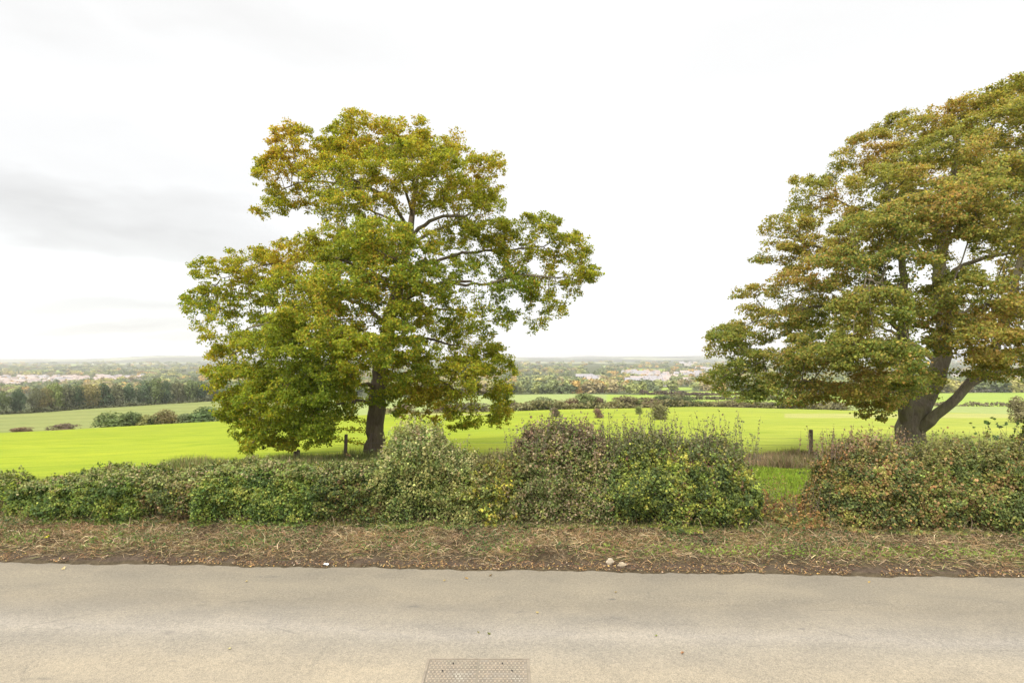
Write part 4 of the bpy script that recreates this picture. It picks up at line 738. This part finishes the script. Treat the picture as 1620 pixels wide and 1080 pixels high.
CB = [(640, 640, 660, 40, RB, 'reddish brown bush glimpsed under the left sycamore'), (700, 640, 655, 46, RB, 'brown bush on the field edge under the drooping right side of the left sycamore'), (745, 636, 653, 44, (.10, .09, .05), 'dull brown bush under the right side of the left sycamore'), (806, 634, 652, 30, (.09, .07, .045), 'dark brown bush at the right rim of the left sycamore'),
      (832, 641, 650, 20, (.12, .11, .05), 'small olive bush right of the left sycamore rim'), (857, 628, 650, 36, (.10, .115, .05), 'pointed olive green bush in front of the pale field'), (884, 636, 649, 18, (.12, .13, .05), 'small green bush in the row below the pale field'), (903, 631, 648, 28, (.13, .085, .05), 'reddish brown rounded bush below the pale field'), (926, 622, 647, 30, (.11, .13, .045), 'tallest yellow-green bush in the crest hedgerow'), (944, 629, 647, 26, (.12, .085, .055), 'purplish brown bush right of the tallest hedgerow bush'),
      (968, 636, 646, 24, (.17, .115, .05), 'small orange-brown bush in the crest hedgerow'), (990, 626, 646, 34, (.115, .095, .05), 'brown and green bush with a sloping top, centre of the crest hedgerow'), (1008, 632, 645, 24, (.12, .14, .045), 'small light green bush in the crest hedgerow'), (1030, 630, 645, 40, (.13, .10, .055), 'wide low brown hedge bush left of the round dark one'), (1050, 625, 644, 26, (.07, .085, .04), 'round dark green bush in the crest hedgerow'), (1068, 628, 644, 30, (.10, .10, .05), 'mottled olive bush right of the round dark bush'),
      (1090, 628, 644, 32, (.08, .10, .04), 'dark green bush near the left rim of the right sycamore'), (1108, 634, 643, 28, (.09, .11, .045), 'low green bush by the left rim of the right sycamore'), (1130, 637, 643, 28, (.12, .10, .055), 'low brown bush beside the right sycamore foliage'), (1165, 634, 644, 50, (.12, .095, .05), 'wide brown hedge bush under the right sycamore, leftmost'), (1215, 635, 645, 50, (.11, .10, .05), 'wide olive hedge bush under the right sycamore'), (1265, 636, 645, 50, (.12, .10, .06), 'wide dull brown hedge bush under the right sycamore'), (1320, 636, 646, 50, (.11, .10, .05), 'wide hedge bush hidden by the middle of the right sycamore')]
for j, (px, rt, rb, wpx, c_, lab) in enumerate(CB):
    Y = np.interp(px, [585, 900, 1100, 1600], [116, 138, 148, 160]); X = (px - 810) / F * Y; z = g1(X, Y); top = CAMZ - (rt - YH) / F * Y
    small_tree('field_bush', lab, 'bush', X, Y, max(1.4, (top - z) * 1.22), wpx / F * Y * 1.55, tuple(np.array(c_) * 1.25), 'bushes along the far edge of the bright field', j + 1, BU)
for j, (px, rb, hp, wpx, c_, lab) in enumerate([(1043, 663, 26, 38, (.12, .115, .05), 'round bushy green bush standing alone in the bright field'), (945, 661, 16, 20, (.14, .09, .06), 'small reddish bush standing in the bright field'), (877, 659, 16, 18, (.11, .09, .055), 'small thin brown bush in the bright field, leftmost'), (1010, 655, 15, 14, (.13, .15, .05), 'little light green bush in the field left of the round one'), (1609, 668, 42, 34, (.13, .115, .06), 'brown bush standing at the right edge of the photo by the field')]):
    Yc = np.array([g for g in np.linspace(40, 125, 200)]); rr_ = YH + (CAMZ - ground((px - 810) / F * Yc, Yc)) / Yc * F; Y = float(Yc[np.abs(rr_ - rb).argmin()]); X = (px - 810) / F * Y
    small_tree('field_bush', lab, 'bush', X, Y, hp / F * Y * 1.1, wpx / F * Y * 1.15, tuple(np.array(c_) * 1.25), 'bushes standing in the bright field', j, BU)
# far hedgerows crossing the right-hand fields
def hedgerow(label, px0, px1, Yf, hgt, col, seed, n=2600):
    q = np.random.default_rng(seed); px = q.uniform(px0, px1, n); Y = Yf(px) + q.normal(size=n) * 1.2; X = (px - 810) / F * Y; z = ground(X, Y); lum = vnoise(np.stack([X, Y, X * 0], 1), .12, 3, seed)
    P = np.stack([X, Y, z + hgt * np.clip((lum - .28) * 2.6, .05, 1.5) * q.uniform(0, 1, n) ** .7], 1); cc = np.array(col) * np.exp(q.normal(size=(n, 1)) * .2) * (.7 + .6 * vnoise(P, .05, 2, seed)[:, None])
    o = link('field_hedge', leaves_mesh('field_hedge', P, unit(q.normal(size=(n, 3)) + [0, -.5, .6]), q.uniform(.7, 1.6, n) * Yf(np.array([(px0 + px1) / 2]))[0] / 300, cc, M_far)); tag(o, label, 'hedge'); o.color = (1, 1, 1, 1)
hedgerow('long brown hedge line crossing the fields at the right, beyond the bright field', 1300, 2000, lambda p: 0 * p + 222, 2.6, (.14, .12, .07), 71)
hedgerow('scrubby low brown and green hedge linking the bushes along the crest of the bright field', 590, 1340, lambda p: np.interp(p, [585, 900, 1100, 1600], [114, 136, 146, 158]), 2.1, (.17, .155, .07), 76, 7000)
hedgerow('thin brown hedge at the top of the bright green field strip in the centre', 1012, 1300, lambda p: 0 * p + 455, 3.5, (.12, .09, .06), 72)
hedgerow('low hedge dividing the narrow green fields beyond the crest bushes', 1010, 1300, lambda p: 0 * p + 330, 2.5, (.13, .12, .06), 73, 1600)
hedgerow('pale hedge line at the top of the far right green field', 1300, 2000, lambda p: 0 * p + 486, 4.5, (.13, .13, .09), 74)
hedgerow('dark hedge along the foot of the tree belt', -100, 500, lambda p: np.interp(p, [0, 350, 500], [252, 333, 380]), 2.2, (.07, .075, .035), 75, 3000)

# woods in the valley: sample over the land by what can be seen of it
q = np.random.default_rng(77); Ymap = np.exp(np.linspace(math.log(380), math.log(4600), 900))
cand = []
N0 = 5200
pxs = q.uniform(-260, 1900, N0); rws = 573 + (625 - 573) * q.random(N0) ** 1.15
for px, rw in zip(pxs, rws):
    u = (px - 810) / F; zz = ground(u * Ymap, Ymap); rr_ = YH + (CAMZ - zz) / Ymap * F; run = np.minimum.accumulate(rr_); ok = np.where((np.abs(rr_ - rw) < .7))[0]
    if len(ok) == 0: continue
    k = ok[q.integers(0, len(ok))]; Y = Ymap[k]
    if cover(np.array([px]), np.array([rr_[k]]), np.array([Y]))[0] not in (0,) and not (cover(np.array([px]), np.array([rr_[k]]), np.array([Y]))[0] == 7 and q.random() < .5): continue
    if px < 520 and Y < 420: continue
    cand.append((Y, px, u * Y, zz[k]))
cand.sort(); wood_named = []; WP = [(.125, .145, .055), (.18, .195, .065), (.25, .23, .075), (.20, .165, .08), (.095, .115, .05), (.31, .21, .07)]
wn = vnoise(np.array([[c[1] * 1.0, c[0], 0] for c in cand]) * [.02, .004, 1], 1, 3, 5)
LOW = [crown_mesh('wood_crown', 260, 6, .8, .15, s) for s in (21, 22, 23, 24, 25, 26)]
Ps, Ns, Ss, Cs = [], [], [], []; ind = 0
labs = {0: 'green', 1: 'light green', 2: 'yellowish green', 3: 'brownish', 4: 'dark green', 5: 'orange'}
for (Y, px, X, z), wv in zip(cand, wn):
    town_near = (980 < px < 1130) and 1000 < Y < 2400
    ci_ = int(np.clip(((wv - .5) * 2.4 + .5) * 4 + q.normal() * 1.1, 0, 4)); ci_ = [4, 0, 1, 3, 2][ci_]
    if q.random() < .06 or (town_near and q.random() < .35): ci_ = 5
    col = np.array(WP[ci_]) * q.uniform(.85, 1.2) * 1.3
    hg = min(16, q.uniform(9, 14) + Y * .001); wd = q.uniform(11, 17) * (1 + Y / 2200)
    if ind < 260 and -60 < px < 1700:
        o = link('wood_tree', LOW[ind % 6], None, (X, Y, z - .3)); o.scale = (wd, wd, hg); o.rotation_euler = (0, 0, q.uniform(0, 6)); o.color = (*col, 1)
        o['category'] = 'tree'; o['group'] = 'tree crowns of the nearer valley woods'; wood_named.append((px, Y, labs[ci_], o)); ind += 1
    else:
        n_ = 70; P_, N_, S_, C_ = quick_lump(np.array([X, Y, z - .3]), hg, wd, n_, wd * .2, col, q); Ps.append(P_); Ns.append(N_); Ss.append(S_); Cs.append(C_)
ORD = [''] + ordw + ['twenty-second', 'twenty-third', 'twenty-fourth', 'twenty-fifth', 'twenty-sixth', 'twenty-seventh', 'twenty-eighth', 'twenty-ninth', 'thirtieth'] + [f'{k}th' for k in range(31, 90)]
def stretch(px): return 'above the tree belt' if px < 345 else 'behind the left sycamore' if px < 815 else 'above the pale field' if px < 955 else 'below the central village' if px < 1110 else 'behind the right sycamore'
cnt_ = {}
for px, Y, cname, o in sorted(wood_named, key=lambda t: t[0]):
    dep = 'nearer' if Y < 620 else 'farther'; key = (stretch(px), cname, dep); cnt_[key] = cnt_.get(key, 0) + 1
    o['label'] = f'{ORD[cnt_[key]]} {cname} crown from the left in the {dep} woods {stretch(px)}'
wood = link('woodland', leaves_mesh('woodland', np.concatenate(Ps), np.concatenate(Ns), np.concatenate(Ss), np.concatenate(Cs), M_far)); wood.color = (1, 1, 1, 1)
tag(wood, 'mixed green, yellow and orange autumn woods covering the far side of the valley', 'woodland', kind='stuff'); print('woods', ind, len(Ps))

# ------------------------------------------------------------------ villages
def house_mesh(name, wall, roof, L_=9, W_=8, H_=4.4, R_=3.6, chim=True):
    l, w_, h, r = L_ / 2, W_ / 2, H_, H_ + R_
    V = [(-l, -w_, -2), (l, -w_, -2), (l, w_, -2), (-l, w_, -2), (-l, -w_, h), (l, -w_, h), (l, w_, h), (-l, w_, h), (-l, 0, r), (l, 0, r)]
    f = [(0, 1, 5, 4), (2, 3, 7, 6), (1, 2, 6, 5), (3, 0, 4, 7)]; mi = [0, 0, 0, 0]
    e = .35; V += [(-l - e, -w_ - e, h - .1), (l + e, -w_ - e, h - .1), (l + e, 0, r + .15), (-l - e, 0, r + .15), (l + e, w_ + e, h - .1), (-l - e, w_ + e, h - .1)]
    f += [(10, 11, 12, 13), (13, 12, 14, 15)]; mi += [1, 1]
    def bx(x0, x1, y0, y1, z0, z1, m):
        b_ = len(V); V.extend([(x0, y0, z0), (x1, y0, z0), (x1, y1, z0), (x0, y1, z0), (x0, y0, z1), (x1, y0, z1), (x1, y1, z1), (x0, y1, z1)])
        for q_ in ((0, 1, 5, 4), (1, 2, 6, 5), (2, 3, 7, 6), (3, 0, 4, 7), (4, 5, 6, 7)): f.append(tuple(b_ + k for k in q_)); mi.append(m)
    for sx in (-.55, .55):
        for z0 in (.9, 3.2): bx(sx * l - .7, sx * l + .7, -w_ - .06, -w_ + .05, z0, z0 + 1.2, 2)
    bx(-.45, .45, -w_ - .06, -w_ + .05, 0, 2.05, 2)
    if chim: bx(l * .6, l * .6 + .8, -.4, .4, r - .6, r + 1.1, 1)
    # gable triangles as thin quads
    f += [(4, 8, 8 + 0, 7)] if False else []
    me = mesh_np(name, V, f, [wall, roof, M_win], mat_idx=mi)
    import bmesh as _b
    bm_ = _b.new(); bm_.from_mesh(me); bm_.verts.ensure_lookup_table()
    for tri in ((7, 8, 4), (5, 9, 6)):
        bm_.faces.new([bm_.verts[k] for k in tri]).material_index = 0
    bm_.to_mesh(me); bm_.free(); return me
M_win = plain_mat('window_glass', (.03, .035, .04), (.06, .065, .07), 3, .3)
walls = [plain_mat('render_white', (.44, .42, .39), (.56, .54, .51), .4), plain_mat('brick_pink', (.42, .35, .30), (.5, .42, .37), .4), plain_mat('brick_buff', (.42, .36, .29), (.5, .44, .36), .4)]
roofs = [plain_mat('roof_red', (.29, .23, .20), (.38, .31, .27), .5), plain_mat('roof_grey', (.2, .19, .2), (.3, .28, .28), .5), plain_mat('roof_brown', (.24, .19, .165), (.34, .28, .25), .5)]
HM = [house_mesh('house', walls[a_], roofs[b_], L_=l_) for a_, b_, l_ in ((0, 1, 9), (1, 0, 16), (2, 2, 10), (0, 0, 18), (1, 2, 9), (0, 1, 24))]
hn = ['white house with a grey roof', 'pink brick house pair with a red roof', 'buff brick house with a brown roof', 'white house row with a red roof', 'pink brick house with a brown roof', 'long white building with a grey roof']
q = np.random.default_rng(5); hc = [0, 0]; used = []; houses = []
Yt = np.exp(np.linspace(math.log(650), math.log(4000), 700))
pxs = np.concatenate([q.uniform(-120, 225, 430), q.uniform(915, 1145, 900), q.uniform(1490, 1625, 120)])
for px in pxs:
    u = (px - 810) / F; zz = ground(u * Yt, Yt); rr_ = YH + (CAMZ - zz) / Yt * F; l_, c_ = town_mask(np.full(len(Yt), px), rr_, Yt); m_ = np.where(l_ | c_)[0]
    if len(m_) == 0: continue
    k = m_[q.integers(0, len(m_))]; which = 0 if px < 500 else 1; Y = Yt[k]; X = u * Y
    if hc[which] >= (150, 80)[which]: continue
    if any(abs(X - a_) < 15 and abs(Y - b_) < 15 for a_, b_ in used): continue
    used.append((X, Y)); hc[which] += 1; v = q.choice(6, p=[.14, .28, .18, .10, .24, .06]) if which == 0 else q.choice(6, p=[.3, .1, .12, .18, .05, .25])
    o = link('house', HM[v], None, (X, Y, zz[k])); o.rotation_euler = (0, 0, q.choice([0, .3, -.25, 1.4, .1, -.1]) + q.normal() * .08); s_ = q.uniform(.95, 1.25) * (1 if which == 0 else 1.25); o.scale = (s_, s_, s_)
    houses.append((px, hn[v], which, o)); tag(o, None, 'house', ('houses of the far left village', 'houses of the far central village')[which])
cnt_ = {}
for px, nm, which, o in sorted(houses, key=lambda t: t[0]):
    cnt_[(nm, which)] = cnt_.get((nm, which), 0) + 1; o['label'] = f'{ORD[cnt_[(nm, which)]]} {nm} from the left in the {("left", "central")[which]} village'
print('houses', hc)
# trees standing between the houses
q = np.random.default_rng(6); Ps, Ns, Ss, Cs = [], [], [], []
for (X, Y) in used:
    for _ in range(3 if X > 0 else 2):
        if q.random() < .35 and X < 0: continue
        x, y = X + q.normal() * 16, Y + q.normal() * 22 + 5; P_, N_, S_, C_ = quick_lump(np.array([x, y, g1(x, y) - .3]), q.uniform(5, 10), q.uniform(9, 17), 70, 2.4, np.array([(.10, .12, .05), (.30, .2, .06), (.22, .2, .06), (.12, .14, .06)][q.integers(0, 4)]), q); Ps.append(P_); Ns.append(N_); Ss.append(S_); Cs.append(C_)
vt_ = link('village_trees', leaves_mesh('village_trees', np.concatenate(Ps), np.concatenate(Ns), np.concatenate(Ss), np.concatenate(Cs), M_far)); vt_.color = (1.2, 1.2, 1.2, 1)
tag(vt_, 'small orange and green garden trees massed between the far houses', 'garden trees', kind='stuff')
# village road going up between the houses
pr_ = [(1062, 612), (1066, 606), (1069, 600), (1071, 594)]; V = []
Yt2 = np.exp(np.linspace(math.log(650), math.log(3000), 1500))
def land(px, row): u = (px - 810) / F; rr_ = YH + (CAMZ - ground(u * Yt2, Yt2)) / Yt2 * F; return float(Yt2[np.abs(rr_ - row).argmin()])
for px, rw in pr_ + [(1072, 592)]:
    Y = land(px, rw)
    for s_ in (-6, 6): X = (px - 810) / F * Y + s_; V.append((X, Y, g1(X, Y) + .4))
M_lane = plain_mat('pale_lane', (.42, .4, .36), (.5, .48, .44), .2)
tag(link('village_road', mesh_np('village_road', V, [(i, i + 1, i + 3, i + 2) for i in range(0, len(V) - 2, 2)], [M_lane])), kind='structure')

# ------------------------------------------------------------------ manhole cover
M_cov, nt = mat_new('cover_metal'); tc = N(nt, 'ShaderNodeTexCoord'); v = tc.outputs['Object']
n1 = noise_(nt, v, 3.5, 4, .6); n2 = noise_(nt, v, 60, 3, .6); c = ramp(nt, n1, [(.35, (.25, .22, .165)), (.5, (.28, .225, .165)), (.6, (.24, .21, .17)), (.7, (.34, .31, .25))]); c = mix_(nt, 1., c, ramp(nt, n2, [(.3, .75), (.7, 1.2)]), 'MULTIPLY')
p = N(nt, 'ShaderNodeBsdfPrincipled'); p.inputs['Roughness'].default_value = .75; L(nt, c, p.inputs['Base Color']); o_ = N(nt, 'ShaderNodeOutputMaterial'); L(nt, p.outputs[0], o_.inputs[0])
M_dirt = plain_mat('tread_dirt', (.13, .112, .085), (.21, .178, .135), 9)
M_joint = plain_mat('cover_frame_rust', (.16, .135, .10), (.25, .21, .16), 8)
M_hole = plain_mat('key_hole_dark', (.01, .01, .01), (.015, .012, .01), 5)
def road_z(x, y): t = (y - (5 - .041 * x)) / 5.62; return .04 * (1 - (2 * t - 1) ** 2) - .02
cx, cy0, cy1, x0, x1 = 0, 6.5, 7.42, (680 - 810) / F * 7.42, (834 - 810) / F * 7.42
zc = road_z((x0 + x1) / 2, 6.96) + .004
man = empty('inspection_cover', ((x0 + x1) / 2, 6.96, zc), 'rusty tan steel inspection cover with a raised tread pattern set in the road', 'manhole cover')
def boxes_mesh(name, bxs, mats, mi=None):
    V, Fc, mm = [], [], []
    for k, (a0, a1, b0, b1, c0, c1) in enumerate(bxs):
        b_ = len(V); V += [(a0, b0, c0), (a1, b0, c0), (a1, b1, c0), (a0, b1, c0), (a0, b0, c1), (a1, b0, c1), (a1, b1, c1), (a0, b1, c1)]
        for q_ in ((0, 1, 5, 4), (1, 2, 6, 5), (2, 3, 7, 6), (3, 0, 4, 7), (4, 5, 6, 7)): Fc.append([b_ + j for j in q_]); mm.append(mi[k] if mi else 0)
    return mesh_np(name, V, Fc, mats, mat_idx=mm)
inv = man.matrix_basis.inverted()
def kid(name, me, root): o = link(name, me, root); o.matrix_parent_inverse = root.matrix_basis.inverted(); return o
man.matrix_basis  # placed at its own location
fr = .03
kid('frame', boxes_mesh('frame', [(x0 - fr, x1 + fr, cy1, cy1 + fr, zc - .03, zc + .006), (x0 - fr, x1 + fr, cy0 - fr, cy0, zc - .03, zc + .006), (x0 - fr, x0, cy0, cy1, zc - .03, zc + .006), (x1, x1 + fr, cy0, cy1, zc - .03, zc + .003)], [M_joint]), man)
xm = (x0 + x1) / 2
for (a0, a1) in ((x0 + .005, xm - .004), (xm + .004, x1 - .005)):
    bl = [(a0, a1, cy0 + .005, cy1 - .006, zc - .03, zc + .001)]; st = .05; k = 0
    ys_ = np.arange(cy0 + .03, cy1 - .03, st)
    for yi, y in enumerate(ys_):
        for x in np.arange(a0 + .025 + (yi % 2) * st / 2, a1 - .02, st): bl.append((x - .019, x + .019, y - .010, y + .010, zc, zc + .006) if yi % 2 else (x - .010, x + .010, y - .019, y + .019, zc, zc + .006))
    pl = kid('plate', boxes_mesh('plate', bl, [M_dirt, M_cov], [0] + [1] * (len(bl) - 1)), man)
    for (kx, ky) in (((a0 + a1) / 2 + .0, cy1 - .10), ((a0 + a1) / 2 + (-.12 if a0 < xm - .3 else .12), cy1 - .27)):
        a = np.linspace(0, 2 * np.pi, 9)[:-1]; Vh = np.stack([kx + np.cos(a) * .011, ky + np.sin(a) * .022, a * 0 + zc + .008], 1)
        h_ = link('key_hole', mesh_np('key_hole', Vh, [list(range(8))], [M_hole]), pl); h_.matrix_parent_inverse = (man.matrix_basis @ Vector((0, 0, 0)).to_4d().to_3d().to_track_quat('Z', 'Y').to_matrix().to_4x4()).inverted() if False else man.matrix_basis.inverted() @ man.matrix_basis
# ------------------------------------------------------------------ small things lying about
import bmesh
def stone(label, px, row, s, mat, seed, sc=(1, .5, 1.3), z0=.03):
    q = np.random.default_rng(seed); Y = 4 / ((row - YH) / F); X = (px - 810) / F * Y; b = bmesh.new(); bmesh.ops.create_icosphere(b, subdivisions=2, radius=s)
    for v in b.verts:
        v.co.x = round(v.co.x / s * 1.6) / 1.6 * s * sc[0] * .9 + v.co.x * .3; v.co.y *= sc[1]; v.co.z = v.co.z * sc[2] + q.normal() * s * .06; v.co.x += q.normal() * s * .07
    me = bpy.data.meshes.new('broken_stone'); b.to_mesh(me); b.free(); me.materials.append(mat); o = link('broken_stone', me, None, (X, Y, max(float(vz(np.array([X]), np.array([Y]))[0]), 0) + s * sc[2] * .6)); o.rotation_euler = (.2, q.uniform(-.2, .2), q.uniform(-.5, .5)); tag(o, label, 'stone')
M_pale = plain_mat('pale_stone', (.34, .28, .2), (.47, .40, .3), 12); M_tan = plain_mat('tan_stone', (.26, .21, .14), (.36, .29, .2), 12)
stone('upright pale broken stone at the road edge, the lighter left one of two', 965, 895, .06, M_pale, 3)
stone('tan broken stone with a flat face at the road edge, right one of two', 984, 898, .062, M_tan, 4, (1, .6, 1.0))
M_lit = plain_mat('white_plastic', (.7, .7, .68), (.8, .8, .78), 20, .5)
X, Y = (516 - 810) / F * 10.78, 10.78; b = bmesh.new(); bmesh.ops.create_grid(b, x_segments=5, y_segments=4, size=.05)
for v in b.verts: v.co.z = .012 + .02 * math.sin(v.co.x * 60) * math.cos(v.co.y * 45); v.co.y *= .55
me = bpy.data.meshes.new('litter'); b.to_mesh(me); b.free(); me.materials.append(M_lit); sm_ = link('litter', me, None, (X, Y, float(vz(np.array([X]), np.array([Y]))[0]) + .01)); tag(sm_, 'small white scrap of litter lying among leaves at the road edge', 'litter')
mo = sm_.modifiers.new('thick', 'SOLIDIFY'); mo.thickness = .003
def leaf_obj(label, px, row, s, col, seed):
    q = np.random.default_rng(seed); Y = 4 / ((row - YH) / F); X = (px - 810) / F * Y; z = (road_z(X, Y) if Y < edgeY(X) else float(vz(np.array([X]), np.array([Y]))[0]) + .10)
    a = np.linspace(0, 2 * np.pi, 11)[:-1]; r = s * np.where(np.arange(10) % 2, .5, 1) * q.uniform(.85, 1.15, 10); V = [(0, 0, .012)] + [(r[i] * math.cos(a[i]), r[i] * math.sin(a[i]) * .8, .012 + abs(q.normal()) * s * .4) for i in range(10)]
    me = mesh_np('fallen_leaf', V, [(0, i + 1, (i + 1) % 10 + 1) for i in range(10)], [M_dry], np.tile(col, (11, 1))); o = link('fallen_leaf', me, None, (X, Y, z)); o.rotation_euler = (q.normal() * .2, q.normal() * .2, q.uniform(0, 6)); tag(o, label, 'leaf', 'single leaves fallen on the road and bank')
    sl_ = o.modifiers.new('thick', 'SOLIDIFY'); sl_.thickness = .001
for i, (px, row, s, c_, lab) in enumerate([(75, 869, .07, (.45, .42, .05), 'large bright yellow leaf on the bank near the left edge'), (773, 1005, .035, (.12, .13, .03), 'dark green curled leaf on the road above the steel cover'), (757, 1003, .022, (.2, .18, .06), 'small tan leaf just left of the dark green one on the road'), (851, 971, .03, (.38, .3, .13), 'pale yellow leaf in the middle of the road'), (1038, 1009, .025, (.22, .26, .05), 'small green leaf on the right half of the road'),
    (738, 915, .035, (.4, .26, .09), 'orange leaf on the road just below the bank, centre'), (703, 918, .03, (.36, .28, .13), 'tan leaf on the road left of the orange one'), (777, 910, .035, (.22, .15, .07), 'brown curled leaf near the road edge, centre'), (390, 920, .03, (.42, .33, .14), 'pale leaf on the left part of the road near the edge'), (101, 899, .05, (.46, .38, .2), 'large pale leaf at the left road edge'), (1375, 920, .03, (.40, .28, .08), 'orange-yellow leaf at the right road edge'), (974, 938, .025, (.4, .3, .12), 'small pale leaf beside the dark mark on the road'), (1080, 1036, .03, (.3, .16, .08), 'reddish brown leaf low on the right half of the road'), (363, 1029, .03, (.4, .36, .18), 'whitish leaf low on the left half of the road')]):
    leaf_obj(lab, px, row, s, c_, i + 10)

# ------------------------------------------------------------------ haze
b = bmesh.new(); bmesh.ops.create_cube(b, size=1); me = bpy.data.meshes.new('haze'); b.to_mesh(me); b.free()
mz, nt = mat_new('valley_haze'); pvn = N(nt, 'ShaderNodeVolumePrincipled'); pvn.inputs['Density'].default_value = 1.3e-4; pvn.inputs['Color'].default_value = (1, .985, .97, 1); pvn.inputs['Anisotropy'].default_value = .2
o_ = N(nt, 'ShaderNodeOutputMaterial'); L(nt, pvn.outputs[0], o_.inputs['Volume']); me.materials.append(mz)
zlo = float(GZ.min()) - 2; zhi = 22; hz = link('haze', me, None, (0, 5000, (zlo + zhi) / 2)); hz.scale = (29000, 10200, zhi - zlo); tag(hz, 'pale haze filling the air over the valley', 'haze', kind='stuff')
print('min max z', GZ.min(), GZ.max())
